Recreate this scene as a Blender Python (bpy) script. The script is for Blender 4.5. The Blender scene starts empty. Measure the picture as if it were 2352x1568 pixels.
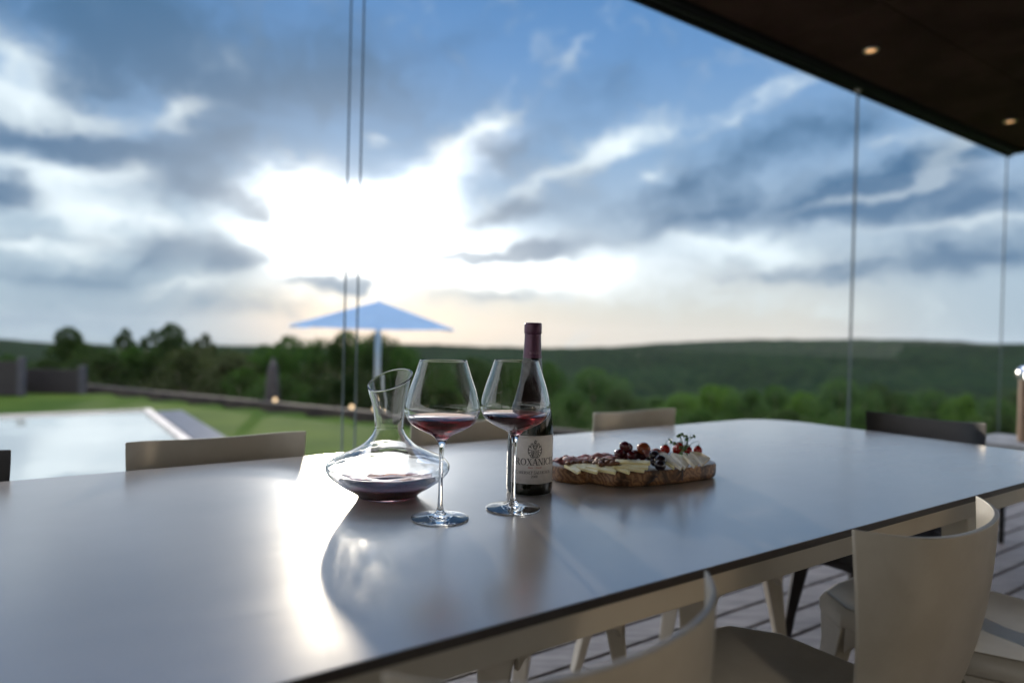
import bpy, bmesh, math, random
from mathutils import Vector, Matrix, noise
PI = math.pi
R = math.radians
random.seed(7)
C = bpy.context.scene
COL = C.collection

# ------------------------------------------------------------------ camera
CAM_Z = 1.03
F_PX, PITCH, ROLL = 1568.0, -0.0114, 0.0238          # 24 mm lens on a 36 mm frame
cam_d = bpy.data.cameras.new('camera'); cam = bpy.data.objects.new('camera', cam_d); COL.objects.link(cam)
cam_d.sensor_width = 36.0; cam_d.lens = 24.0
cam_d.clip_start = 0.02; cam_d.clip_end = 9000
cam.location = (0, 0, CAM_Z)
cam.rotation_euler = (Matrix.Rotation(PI/2+PITCH, 3, 'X') @ Matrix.Rotation(ROLL, 3, 'Z')).to_euler()
cam_d.dof.use_dof = True; cam_d.dof.focus_distance = 1.10; cam_d.dof.aperture_fstop = 1.9
C.camera = cam
C.render.resolution_x, C.render.resolution_y = 1024, 682

YAW = 0.6105                                          # the terrace and its table run along this heading
U = Vector((math.cos(YAW), math.sin(YAW), 0)); NV = Vector((-math.sin(YAW), math.cos(YAW), 0))
def ab(a, b, z=0.0):                                  # terrace axes -> world
    return U*a + NV*b + Vector((0, 0, z))
def ray(px, py):                                      # bearing of a point measured on the photo
    x = px-1176; y = 784-py
    c, s = math.cos(ROLL), math.sin(ROLL)
    X = x*c - y*s; Y = x*s + y*c
    cp, sp = math.cos(PITCH), math.sin(PITCH)
    return Vector((X, cp*F_PX - sp*Y, sp*F_PX + cp*Y))
def on_z(px, py, z):
    d = ray(px, py); t = (z-CAM_Z)/d.z
    return Vector((0, 0, CAM_Z)) + d*t
def at_y(px, py, Y):
    d = ray(px, py); return Vector((0, 0, CAM_Z)) + d*(Y/d.y)

# ------------------------------------------------------------------ render settings
C.view_settings.view_transform = 'Standard'; C.view_settings.look = 'None'
C.view_settings.exposure = 1.0; C.view_settings.gamma = 1.0
C.render.engine = 'CYCLES'
cy = C.cycles
cy.use_denoising = True
try: cy.denoiser = 'OPENIMAGEDENOISE'
except Exception: pass
cy.max_bounces = 24; cy.transmission_bounces = 20; cy.transparent_max_bounces = 24
cy.diffuse_bounces = 3; cy.glossy_bounces = 6; cy.volume_bounces = 0
cy.caustics_reflective = True; cy.caustics_refractive = True
cy.blur_glossy = 0.3; cy.sample_clamp_indirect = 6.0
cy.use_adaptive_sampling = True; cy.adaptive_threshold = 0.01

# ------------------------------------------------------------------ node helper
class NT:
    def __init__(s, tree): s.t = tree; s.n = tree.nodes; s.l = tree.links
    def new(s, ty, ins=None, **props):
        nd = s.n.new(ty)
        for k, v in props.items(): setattr(nd, k, v)
        for k, v in (ins or {}).items():
            sock = nd.inputs[k]
            if hasattr(v, 'is_linked') or isinstance(v, bpy.types.NodeSocket): s.l.new(v, sock)
            else: sock.default_value = v
        return nd
    def math(s, op, a, b=0.0, c=0.0, clamp=False):
        nd = s.n.new('ShaderNodeMath'); nd.operation = op; nd.use_clamp = clamp
        for i, v in enumerate((a, b, c)):
            if isinstance(v, bpy.types.NodeSocket): s.l.new(v, nd.inputs[i])
            else: nd.inputs[i].default_value = v
        return nd.outputs[0]
    def mix(s, f, a, b, mode='MIX'):
        nd = s.n.new('ShaderNodeMix'); nd.data_type = 'RGBA'; nd.blend_type = mode; nd.clamp_factor = True
        for k, v in ((0, f), (6, a), (7, b)):
            if isinstance(v, bpy.types.NodeSocket): s.l.new(v, nd.inputs[k])
            else: nd.inputs[k].default_value = v if k == 0 else (tuple(v)+(1,))[:4]
        return nd.outputs[2]
    def ramp(s, f, stops, interp='EASE'):
        nd = s.n.new('ShaderNodeValToRGB'); nd.color_ramp.interpolation = interp
        e = nd.color_ramp.elements
        while len(e) > 1: e.remove(e[-1])
        e[0].position = stops[0][0]; e[0].color = (tuple(stops[0][1])+(1,))[:4]
        for p, c in stops[1:]:
            q = e.new(p); q.color = (tuple(c)+(1,))[:4]
        s.l.new(f, nd.inputs[0]); return nd.outputs[0]
    def step(s, f, a, b):
        nd = s.n.new('ShaderNodeMapRange'); nd.interpolation_type = 'SMOOTHSTEP'; nd.clamp = True
        s.l.new(f, nd.inputs[0]); nd.inputs[1].default_value = a; nd.inputs[2].default_value = b
        return nd.outputs[0]
def lin(r, g, b):
    f = lambda v: (v/255/12.92) if v/255 <= .04045 else ((v/255+.055)/1.055)**2.4
    return (f(r), f(g), f(b))

# ------------------------------------------------------------------ sky
SUN_DIR = ray(785, 528).normalized()
SUN_EL = math.asin(SUN_DIR.z); SUN_AZ = math.atan2(SUN_DIR.x, SUN_DIR.y)
W = bpy.data.worlds.new('World'); C.world = W; W.use_nodes = True
def build_sky():
    t = NT(W.node_tree); t.n.clear()
    tc = t.new('ShaderNodeTexCoord').outputs['Generated']
    sep = t.new('ShaderNodeSeparateXYZ', {0: tc})
    x, y, z = sep.outputs
    az = t.math('ARCTAN2', x, y); el = t.math('ARCSINE', z)
    P = t.new('ShaderNodeCombineXYZ', {0: az, 1: el}).outputs[0]
    # cloud turbulence in bearing/elevation, stretched sideways, plus a coarser swirl
    st = t.new('ShaderNodeVectorMath', {0: P, 1: (1.0, 1.7, 1.0)}, operation='MULTIPLY').outputs[0]
    n1 = t.new('ShaderNodeTexNoise', {'Vector': st, 'Scale': 5.5, 'Detail': 5.0, 'Roughness': 0.55})
    n2 = t.new('ShaderNodeTexNoise', {'Vector': st, 'Scale': 15.0, 'Detail': 4.0, 'Roughness': 0.55})
    w1 = t.new('ShaderNodeVectorMath', {0: n1.outputs['Color'], 1: (-.5, -.5, -.5)}, operation='ADD').outputs[0]
    w1 = t.new('ShaderNodeVectorMath', {0: w1, 1: (.085, .055, 0)}, operation='MULTIPLY').outputs[0]
    w2 = t.new('ShaderNodeVectorMath', {0: n2.outputs['Color'], 1: (-.5, -.5, -.5)}, operation='ADD').outputs[0]
    w2 = t.new('ShaderNodeVectorMath', {0: w2, 1: (.065, .045, 0)}, operation='MULTIPLY').outputs[0]
    Q = t.new('ShaderNodeVectorMath', {0: P, 1: w1}, operation='ADD').outputs[0]
    Q = t.new('ShaderNodeVectorMath', {0: Q, 1: w2}, operation='ADD').outputs[0]
    def blob(px, py, rx, ry, ang=0, src=None):
        d = ray(px, py).normalized()
        a = math.atan2(d.x, d.y); e = math.asin(d.z)
        m = t.new('ShaderNodeMapping', {'Vector': src or Q, 'Location': (a, e, 0), 'Rotation': (0, 0, R(ang)),
                                        'Scale': (rx/F_PX, ry/F_PX, 1)}, vector_type='TEXTURE')
        return t.new('ShaderNodeTexGradient', {'Vector': m.outputs[0]}, gradient_type='QUADRATIC_SPHERE').outputs[1]
    def total(lst, src=None):
        acc = None
        for b in lst:
            v = blob(*b[:5], src=src)
            acc = t.math('MULTIPLY', v, b[5]) if acc is None else t.math('MULTIPLY_ADD', v, b[5], acc)
        return acc
    K = 10.0                                          # Background strength is 0.1
    def k(c): return tuple(v*K for v in c)
    # air between the clouds by elevation
    base = t.ramp(t.math('DIVIDE', el, 0.62), [
        (0.0, lin(212, 212, 208)), (0.06, lin(206, 212, 212)), (0.20, lin(180, 198, 214)), (0.42, lin(138, 172, 208)),
        (0.62, lin(104, 148, 198)), (0.85, lin(72, 126, 184)), (1.0, lin(56, 106, 162))], 'LINEAR')
    nish = t.new('ShaderNodeTexSky', sky_type='NISHITA', sun_disc=False, sun_elevation=SUN_EL, sun_rotation=SUN_AZ,
                 altitude=200, dust_density=1.5).outputs[0]
    dark_blobs = [
        (300, 50, 680, 240, 0, 1.7), (480, 170, 480, 130, 0, 1.2), (800, 120, 260, 190, 5, 1.0), (180, 205, 200, 90, 0, .8),
        (180, 322, 440, 80, 0, 2.3), (520, 310, 260, 90, 0, 1.2), (430, 420, 360, 120, 8, .9), (520, 455, 260, 80, 0, .9),
        (5, 425, 120, 70, 0, 2.2), (320, 590, 210, 70, 25, 1.3), (100, 640, 420, 50, 0, 1.0), (520, 592, 190, 80, 6, 1.8),
        (812, 642, 150, 52, 0, 2.3), (770, 650, 110, 30, 0, .8), (680, 638, 110, 40, 0, .7), (610, 495, 100, 60, 0, 1.3),
        (1060, 595, 260, 34, 1, 2.2), (1220, 580, 230, 56, 8, 2.2), (1180, 486, 300, 64, 16, 1.5),
        (1620, 490, 620, 120, 12, 1.4), (1150, 365, 300, 120, 10, 1.0), (930, 260, 600, 220, 10, .75), (1400, 200, 460, 150, 22, .6),
        (1330, 390, 300, 70, 12, .7), (1560, 420, 360, 80, 15, .9), (1760, 320, 360, 110, 10, .95), (1960, 300, 240, 90, 0, 1.0),
        (2120, 395, 360, 70, 12, 1.8), (2240, 470, 460, 110, 4, 1.6), (1960, 470, 300, 80, 10, 1.1), (2250, 590, 520, 80, 2, 1.1),
        (1950, 620, 400, 50, 0, .8), (1690, 630, 340, 34, 0, .6), (1150, 675, 340, 50, 3, .9), (500, 700, 600, 70, 0, .7), (90, 540, 340, 34, 0, .8),
        (100, 740, 500, 80, 0, .9), (1050, 100, 300, 90, 25, .5)]
    white_blobs = [
        (40, 140, 170, 110, -30, 1.6), (110, 262, 330, 52, 3, 2.0), (20, 225, 150, 80, 0, 1.1), (425, 240, 130, 66, 25, 1.9),
        (520, 125, 160, 66, 10, 1.0), (450, 80, 100, 40, 0, .5), (120, 385, 360, 60, 0, 1.5), (230, 480, 400, 110, -6, 1.4), (330, 390, 130, 60, 0, .9),
        (80, 560, 340, 70, 0, 1.3), (440, 650, 320, 40, 8, 1.0), (560, 530, 240, 80, 0, .7),
        (650, 395, 230, 100, -10, 1.1), (882, 322, 80, 34, 0, .9), (1125, 282, 150, 72, 12, 1.5), (1040, 345, 190, 66, 35, 1.3),
        (1270, 405, 460, 80, 27, 1.1), (1425, 330, 230, 70, 15, 1.2), (1490, 395, 150, 36, 12, 1.0), (1300, 640, 760, 120, 0, .9),
        (1600, 560, 520, 70, -2, 1.0), (1790, 590, 320, 56, -12, .9), (1740, 230, 360, 40, 12, .7),
        (2040, 440, 360, 28, 11, 1.9), (2180, 365, 190, 40, 25, 1.2), (2060, 345, 300, 70, 8, .7), (2250, 522, 460, 28, 1, 1.4),
        (1900, 700, 900, 80, 0, .4), (1690, 275, 170, 34, 20, .8), (1330, 120, 300, 50, 45, .5), (1160, 190, 260, 40, 40, .5), (1560, 480, 240, 30, 14, .4)]
    fine = t.new('ShaderNodeTexNoise', {'Vector': Q, 'Scale': 15.0, 'Detail': 8.0, 'Roughness': 0.62}).outputs[0]
    fn = t.math('MULTIPLY_ADD', fine, 1.8, -0.90)
    D = t.step(t.math('ADD', total(dark_blobs), fn), 0.04, 1.45)
    Wt = t.step(t.math('ADD', total(white_blobs), t.math('MULTIPLY', fn, 1.3)), 0.04, 1.45)
    # clouds over the rest of the sky, out of the frame
    front = t.step(y, 0.15, 0.6)
    hi = t.step(el, 0.58, 0.80)
    away = t.math('MAXIMUM', t.math('SUBTRACT', 1.0, front), hi)
    nb = t.new('ShaderNodeTexNoise', {'Vector': t.new('ShaderNodeVectorMath', {0: tc, 1: (1, 1, 2.4)}, operation='MULTIPLY').outputs[0],
                                      'Scale': 2.6, 'Detail': 5.0, 'Roughness': 0.6}).outputs[0]
    D = t.math('ADD', t.math('MULTIPLY', D, t.math('SUBTRACT', 1.0, away)), t.math('MULTIPLY', t.step(nb, .40, .62), away), clamp=True)
    # nearness to the sun
    nz = t.new('ShaderNodeVectorMath', {0: nish, 'Scale': .1}, operation='SCALE').outputs[0]
    base = t.mix(0.03, base, nz)      # a share of clear Nishita air
    lowblue = t.math('MULTIPLY', t.step(blob(1280, 700, 1400, 900, 0, src=P), .42, .10), t.math('SUBTRACT', 1.0, t.step(el, .10, .24)))
    base = t.mix(lowblue, base, lin(168, 190, 208))
    near = t.math('POWER', blob(860, 500, 1000, 520, 0, src=P), 1.1)
    near2 = blob(800, 520, 640, 330, 0, src=Q)
    dcol = t.mix(near, lin(76, 112, 148), lin(198, 203, 206))
    hz = t.step(el, 0.0, 0.13)
    dcol = t.mix(hz, lin(136, 162, 186), dcol)
    wcol = t.mix(near, lin(222, 236, 244), (.98, .96, .92))
    lowcream = t.mix(t.step(el, 0.0, 0.17), lin(252, 248, 243), (1, 1, 1))
    col = t.mix(Wt, base, wcol)
    dd = t.math('MULTIPLY', D, t.math('MULTIPLY_ADD', Wt, -0.35, 0.95))
    col = t.mix(dd, col, dcol)
    col = t.mix(0.9, col, lowcream, 'MULTIPLY')
    # sunlight through the thin cloud round the sun
    gl = total([(765, 515, 370, 250, 0, 1.15), (960, 440, 400, 130, 30, .8), (960, 570, 760, 190, 0, 1.0), (1350, 620, 900, 130, 0, .45), (640, 430, 170, 110, 0, .5), (1150, 330, 260, 110, 30, .35),
                (1080, 360, 170, 80, 35, .25)])
    g = t.math('MULTIPLY', t.math('POWER', gl, 1.9), t.math('MULTIPLY_ADD', D, -0.68, 1.0))
    core = t.math('POWER', blob(785, 528, 330, 190, 0, src=P), 2.5); core = t.math('MULTIPLY', core, t.math('MULTIPLY_ADD', D, -.95, 1.0))
    gcol = t.new('ShaderNodeVectorMath', {0: (1.0, .96, .89), 'Scale': t.math('MULTIPLY_ADD', core, 1.8, t.math('MULTIPLY', g, 1.0))}, operation='SCALE').outputs[0]
    warm = t.new('ShaderNodeVectorMath', {0: (.15, .075, .02), 'Scale': t.math('MULTIPLY', blob(900, 745, 760, 120, 0, src=P), t.math('MULTIPLY_ADD', D, -.5, 1.0))}, operation='SCALE').outputs[0]
    col = t.new('ShaderNodeVectorMath', {0: col, 1: gcol}, operation='ADD').outputs[0]
    col = t.new('ShaderNodeVectorMath', {0: col, 1: warm}, operation='ADD').outputs[0]
    col = t.mix(t.math('MULTIPLY', away, .65), col, lin(205, 196, 184))
    # cloud lit through by the sun is far brighter than a plain white
    lum = t.new('ShaderNodeVectorMath', {0: col, 1: (.33, .34, .33)}, operation='DOT_PRODUCT').outputs['Value']
    wide = t.math('POWER', blob(900, 580, 1300, 560, 0, src=P), .8)
    gain = t.math('MULTIPLY_ADD', t.math('MULTIPLY', wide, t.step(lum, .45, 1.5)), 1.5, 1.0)
    col = t.new('ShaderNodeVectorMath', {0: col, 'Scale': gain}, operation='SCALE').outputs[0]
    # added fill: unseen sky overhead and behind boosted to brighten the terrace
    col = t.new('ShaderNodeVectorMath', {0: col, 'Scale': t.math('MULTIPLY', t.math('ADD', t.math('MULTIPLY_ADD', away, 1.6, 1.0), t.math('MULTIPLY', hi, t.math('MULTIPLY_ADD', front, 7.5, 3.5))), K/1.80)}, operation='SCALE').outputs[0]
    # below the horizon: plain ground tone
    col = t.mix(t.step(el, -0.06, -0.01), k((.05, .07, .06)), col)
    bg = t.new('ShaderNodeBackground', {'Color': col, 'Strength': 0.1})
    out = t.new('ShaderNodeOutputWorld'); t.l.new(bg.outputs[0], out.inputs[0])
build_sky()
W.cycles.sampling_method = 'MANUAL'; W.cycles.sample_map_resolution = 1024

sun_d = bpy.data.lights.new('sun', 'SUN'); sun = bpy.data.objects.new('sun', sun_d); COL.objects.link(sun)
sun_d.energy = 1.1; sun_d.angle = R(1.5); sun_d.color = (1.0, .86, .68)
sun.rotation_euler = SUN_DIR.to_track_quat('Z', 'Y').to_euler()

# ------------------------------------------------------------------ materials
MATS = {}
def mat(name, col, rough=0.5, spec=0.5, metal=0.0, **kw):
    m = bpy.data.materials.new(name); m.use_nodes = True
    t = NT(m.node_tree); b = t.n['Principled BSDF']
    b.inputs['Base Color'].default_value = tuple(col)+(1,)
    b.inputs['Roughness'].default_value = rough
    b.inputs['Specular IOR Level'].default_value = spec
    b.inputs['Metallic'].default_value = metal
    for k, v in kw.items(): b.inputs[k].default_value = v
    MATS[name] = m
    return m, t, b
def vary(t, b, c1, c2, scale=8.0, detail=4.0, stretch=(1, 1, 1), coord='Object', lo=.35, hi=.65, bump=0.0, bdist=.002, rough=None):
    tc = t.new('ShaderNodeTexCoord').outputs[coord]
    mp = t.new('ShaderNodeMapping', {'Vector': tc, 'Scale': stretch})
    n = t.new('ShaderNodeTexNoise', {'Vector': mp.outputs[0], 'Scale': scale, 'Detail': detail, 'Roughness': .6})
    f = t.step(n.outputs[0], lo, hi)
    t.l.new(t.mix(f, c1, c2), b.inputs['Base Color'])
    if bump:
        bp = t.new('ShaderNodeBump', {'Height': n.outputs[0], 'Strength': bump, 'Distance': bdist})
        t.l.new(bp.outputs[0], b.inputs['Normal'])
    if rough:
        t.l.new(t.math('MULTIPLY_ADD', f, rough[1]-rough[0], rough[0]), b.inputs['Roughness'])
    return f, n

# table laminate: satin, faint brushing along the table
m, t, b = mat('table_laminate', (.27, .26, .255), .24, .5); b.inputs['IOR'].default_value = 2.2; b.inputs['Coat Weight'].default_value = .7; b.inputs['Coat IOR'].default_value = 1.7; b.inputs['Coat Roughness'].default_value = .2
tc = t.new('ShaderNodeTexCoord').outputs['Object']
mp = t.new('ShaderNodeMapping', {'Vector': tc, 'Scale': (3, 60, 1)})
n = t.new('ShaderNodeTexNoise', {'Vector': mp.outputs[0], 'Scale': 9.0, 'Detail': 5.0})
n2 = t.new('ShaderNodeTexNoise', {'Vector': tc, 'Scale': 5.0, 'Detail': 4.0})
n3 = t.new('ShaderNodeTexNoise', {'Vector': tc, 'Scale': 900.0, 'Detail': 2.0})
t.l.new(t.math('ADD', t.math('MULTIPLY_ADD', n2.outputs[0], .10, .13), t.math('MULTIPLY', n.outputs[0], .10)), b.inputs['Roughness'])
t.l.new(t.mix(n2.outputs[0], (.47, .435, .40), (.52, .485, .45)), b.inputs['Base Color'])
h = t.math('ADD', t.math('MULTIPLY', n.outputs[0], .12), n3.outputs[0])
bp = t.new('ShaderNodeBump', {'Height': h, 'Strength': .16, 'Distance': .0006}); t.l.new(bp.outputs[0], b.inputs['Normal'])
# wiping smears and dull patches in the lacquer
sm = t.new('ShaderNodeTexNoise', {'Vector': t.new('ShaderNodeMapping', {'Vector': tc, 'Rotation': (0, 0, .6), 'Scale': (2.2, 7, 1)}).outputs[0], 'Scale': 2.6, 'Detail': 6.0, 'Roughness': .65, 'Distortion': .8})
t.l.new(t.math('MULTIPLY_ADD', t.step(sm.outputs[0], .25, .80), .07, .16), b.inputs['Coat Roughness'])
mat('table_edge', (.055, .045, .04), .4)
m, t, b = mat('cream_metal', (.50, .46, .39), .38); vary(t, b, (.48, .44, .37), (.53, .49, .42), 6)
m, t, b = mat('cream_plastic', (.45, .41, .34), .36); vary(t, b, (.47, .43, .36), (.52, .48, .41), 14, bump=.15, bdist=.0004)
m, t, b = mat('black_plastic', (.012, .011, .014), .4); vary(t, b, (.010, .010, .013), (.017, .015, .019), 20)
def glassmat(name, col=(1, 1, 1), ior=1.5, rough=0.0):
    m = bpy.data.materials.new(name); m.use_nodes = True; t = NT(m.node_tree); t.n.clear()
    g = t.new('ShaderNodeBsdfGlass', {'Color': tuple(col)+(1,), 'IOR': ior, 'Roughness': rough})
    o = t.new('ShaderNodeOutputMaterial'); t.l.new(g.outputs[0], o.inputs[0]); MATS[name] = m
    return m, t, g, o
glassmat('crystal', (.985, .99, .99), 1.50)
m, t, g, o = glassmat('red_wine', (1, .93, .94), 1.34)
va = t.new('ShaderNodeVolumeAbsorption', {'Color': (.50, .012, .035, 1), 'Density': 48.0}); t.l.new(va.outputs[0], o.inputs[1])
m, t, g, o = glassmat('decanter_wine', (1, .90, .92), 1.34)
va = t.new('ShaderNodeVolumeAbsorption', {'Color': (.45, .02, .035, 1), 'Density': 130.0}); t.l.new(va.outputs[0], o.inputs[1])
m, t, b = mat('bottle_glass', (.006, .008, .005), .06, .6)
vary(t, b, (.006, .009, .005), (.012, .010, .006), 30)
m, t, b = mat('capsule_foil', (.055, .012, .035), .3, .6, .25); vary(t, b, (.07, .014, .05), (.09, .02, .065), 60, bump=.1, bdist=.0004)
m, t, b = mat('capsule_print', (.30, .16, .24), .3)
m, t, b = mat('label_paper', (.66, .62, .60), .65); vary(t, b, (.64, .62, .62), (.70, .68, .68), 120, bump=.1, bdist=.0002)
mat('label_ink', (.06, .06, .07), .6); mat('label_red_ink', (.42, .06, .04), .6)
# olive wood
m, t, b = mat('olive_wood', (.14, .075, .04), .42)
tc = t.new('ShaderNodeTexCoord').outputs['Object']
n = t.new('ShaderNodeTexNoise', {'Vector': tc, 'Scale': 14.0, 'Detail': 3.0, 'Distortion': 1.4})
wv = t.new('ShaderNodeTexWave', {'Vector': t.new('ShaderNodeMapping', {'Vector': tc, 'Rotation': (.3, .5, .9)}).outputs[0], 'Scale': 34.0, 'Distortion': 14.0, 'Detail': 5.0, 'Detail Scale': 1.6})
c = t.mix(wv.outputs[1], (.14, .066, .030), (.34, .18, .085))
c = t.mix(t.step(n.outputs[0], .50, .66), c, (.035, .016, .010))
t.l.new(c, b.inputs['Base Color'])
bp = t.new('ShaderNodeBump', {'Height': wv.outputs[1], 'Strength': .2, 'Distance': .0006}); t.l.new(bp.outputs[0], b.inputs['Normal'])
m, t, b = mat('board_top', (.07, .038, .024), .3)
tc = t.new('ShaderNodeTexCoord').outputs['Object']
wv = t.new('ShaderNodeTexWave', {'Vector': t.new('ShaderNodeMapping', {'Vector': tc, 'Rotation': (0, 0, 1.3)}).outputs[0], 'Scale': 18.0, 'Distortion': 6.0, 'Detail': 3.0})
t.l.new(t.mix(wv.outputs[1], (.035, .018, .012), (.12, .062, .035)), b.inputs['Base Color'])
m, t, b = mat('yellow_cheese', (.72, .58, .26), .42); vary(t, b, (.82, .72, .34), (.88, .80, .46), 60, bump=.2, bdist=.0006)
m, t, b = mat('white_cheese', (.74, .70, .58), .5); vary(t, b, (.78, .73, .58), (.90, .88, .80), 90, bump=.5, bdist=.0012)
mat('cheese_rind', (.55, .42, .22), .6)
m, t, b = mat('cured_ham', (.30, .10, .09), .5, **{'Subsurface Weight': .4, 'Subsurface Scale': .004}); vary(t, b, (.24, .10, .11), (.50, .27, .22), 40, stretch=(1, 3, 1), bump=.3, bdist=.001)
mat('grape_skin', (.085, .012, .02), .16, .6, **{'Subsurface Weight': .25, 'Subsurface Scale': .004})
mat('amber_grape', (.30, .075, .03), .18, .6, **{'Subsurface Weight': .5, 'Subsurface Scale': .006})
mat('black_olive', (.018, .010, .016), .2, .6)
mat('tomato_skin', (.36, .018, .015), .14, .6, **{'Subsurface Weight': .25, 'Subsurface Scale': .004})
mat('herb_green', (.07, .16, .02), .45, **{'Subsurface Weight': .3, 'Subsurface Scale': .002}); mat('stem_green', (.05, .09, .025), .5)
m, t, b = mat('almond_skin', (.16, .065, .03), .55); vary(t, b, (.11, .04, .02), (.22, .10, .045), 300, stretch=(1, 6, 1), bump=.4, bdist=.0005)
# deck
m, t, b = mat('deck_timber', (.2, .18, .16), .55)
vary(t, b, (.06, .053, .053), (.14, .125, .125), 4.0, 6.0, stretch=(1, 9, 9), bump=.3, bdist=.002)
mat('deck_joist', (.015, .014, .013), .9)
m, t, b = mat('soffit_panel', (.028, .020, .017), .8, .08); vary(t, b, (.024, .010, .008), (.040, .019, .015), 3.0)
mat('fascia_metal', (.008, .008, .010), .6, .15)
mat('lamp_trim', (.55, .50, .45), .3, .5, .6)
m = bpy.data.materials.new('lamp_glow'); m.use_nodes = True; t = NT(m.node_tree); t.n.clear()
e = t.new('ShaderNodeEmission', {'Color': (1, .55, .24, 1), 'Strength': .55}); o = t.new('ShaderNodeOutputMaterial'); t.l.new(e.outputs[0], o.inputs[0]); MATS['lamp_glow'] = m
m = bpy.data.materials.new('glint_glow'); m.use_nodes = True; t = NT(m.node_tree); t.n.clear()
e = t.new('ShaderNodeEmission', {'Color': (1, .72, .42, 1), 'Strength': 1.0}); o = t.new('ShaderNodeOutputMaterial'); t.l.new(e.outputs[0], o.inputs[0]); MATS['glint_glow'] = m  # warm emission painted in for sun glints on metal
m = bpy.data.materials.new('lantern_glow'); m.use_nodes = True; t = NT(m.node_tree); t.n.clear()
e = t.new('ShaderNodeEmission', {'Color': (1, .93, .80, 1), 'Strength': 5}); o = t.new('ShaderNodeOutputMaterial'); t.l.new(e.outputs[0], o.inputs[0]); MATS['lantern_glow'] = m
# thin clear panes: mostly see-through, a mirror share by Fresnel
m = bpy.data.materials.new('pane_glass'); m.use_nodes = True; t = NT(m.node_tree); t.n.clear()
fr = t.new('ShaderNodeLayerWeight', {'Blend': .5}).outputs['Facing']
fr = t.math('MULTIPLY_ADD', t.math('POWER', fr, 5.0), .15, .006)
tr = t.new('ShaderNodeBsdfTransparent', {'Color': (.992, .996, .996, 1)}); gs = t.new('ShaderNodeBsdfGlossy', {'Roughness': 0.01})
mx = t.new('ShaderNodeMixShader', {0: fr, 1: tr.outputs[0], 2: gs.outputs[0]})
o = t.new('ShaderNodeOutputMaterial'); t.l.new(mx.outputs[0], o.inputs[0]); MATS['pane_glass'] = m
mat('solar_glass', (.58, .53, .46), .01, .5, 1.0)
mat('pane_edge', (.05, .075, .09), .25, .5)
m, t, b = mat('render_wall', (.30, .27, .23), .8); vary(t, b, (.27, .24, .21), (.33, .30, .26), 2)
m, t, b = mat('weathered_wood', (.16, .09, .055), .6); vary(t, b, (.11, .06, .035), (.21, .125, .075), 6, stretch=(6, 6, 1))
mat('brushed_steel', (.55, .56, .60), .22, .5, 1.0)
m, t, b = mat('grey_stone', (.30, .31, .33), .6); vary(t, b, (.26, .27, .29), (.36, .37, .39), 12)
m, t, b = mat('dark_stone', (.05, .045, .045), .85, .2); vary(t, b, (.018, .016, .018), (.04, .036, .034), 4, bump=.3, bdist=.01)
m, t, b = mat('pool_water', (.30, .34, .34), .012, .5); b.inputs['IOR'].default_value = 4.0
tc = t.new('ShaderNodeTexCoord').outputs['Object']
n = t.new('ShaderNodeTexNoise', {'Vector': tc, 'Scale': 2.2, 'Detail': 3.0})
bp = t.new('ShaderNodeBump', {'Height': n.outputs[0], 'Strength': .05, 'Distance': .06}); t.l.new(bp.outputs[0], b.inputs['Normal'])
m, t, b = mat('pale_coping', (.40, .38, .37), .6); vary(t, b, (.34, .33, .32), (.44, .42, .41), 3)
m, t, b = mat('slate_strip', (.07, .08, .11), .4); vary(t, b, (.020, .028, .05), (.04, .05, .08), 8)
m, t, b = mat('dark_boards', (.022, .019, .026), .6); vary(t, b, (.007, .006, .010), (.016, .013, .018), 5, stretch=(1, 1, 20))
m, t, b = mat('blue_grey_post', (.08, .085, .12), .6); vary(t, b, (.025, .028, .042), (.04, .042, .06), 6)
m, t, b = mat('canopy_cloth', (.30, .40, .68), .8); vary(t, b, (.22, .35, .54), (.27, .41, .60), 5)
tr = t.new('ShaderNodeBsdfTranslucent', {'Color': (.55, .76, .96, 1)}); mx = t.new('ShaderNodeMixShader', {0: .6, 1: b.outputs[0], 2: tr.outputs[0]})
t.l.new(mx.outputs[0], t.n['Material Output'].inputs[0])
mat('white_metal', (.62, .62, .64), .4)
m, t, b = mat('bark', (.09, .07, .055), .85); vary(t, b, (.05, .04, .03), (.13, .10, .08), 6, stretch=(3, 3, .6), bump=.4, bdist=.02)
def leafmat(name, c1, c2, tl=.35):
    m, t, b = mat(name, c1, .8, .12)
    oi = t.new('ShaderNodeNewGeometry').outputs['Random Per Island']
    c = t.mix(oi, c1, c2); t.l.new(c, b.inputs['Base Color'])
    tr = t.new('ShaderNodeBsdfTranslucent', {'Color': (1, 1, 1, 1)})
    t.l.new(t.mix(1.0, c, (.9, 1.0, .45), 'MULTIPLY'), tr.inputs[0])
    mx = t.new('ShaderNodeMixShader', {0: tl, 1: b.outputs[0], 2: tr.outputs[0]}); t.l.new(mx.outputs[0], t.n['Material Output'].inputs[0])
leafmat('leaves_dark', (.009, .024, .008), (.034, .060, .016))
leafmat('leaves_mid', (.014, .045, .010), (.042, .088, .018))
leafmat('leaves_bright', (.026, .075, .012), (.072, .135, .022))
leafmat('leaves_grey', (.022, .034, .016), (.052, .066, .030))
m, t, b = mat('lawn', (.07, .11, .03), .95, .05)
tc = t.new('ShaderNodeTexCoord').outputs['Object']
n = t.new('ShaderNodeTexNoise', {'Vector': tc, 'Scale': .9, 'Detail': 5.0}); n2 = t.new('ShaderNodeTexNoise', {'Vector': tc, 'Scale': 40.0, 'Detail': 3.0})
t.l.new(t.mix(t.math('MULTIPLY_ADD', n2.outputs[0], .5, t.math('MULTIPLY', t.step(n.outputs[0], .35, .65), .5)), (.016, .040, .006), (.042, .070, .011)), b.inputs['Base Color'])
m, t, b = mat('hill_forest', (.03, .05, .03), .95, .0)
tc = t.new('ShaderNodeTexCoord').outputs['Object']
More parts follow.
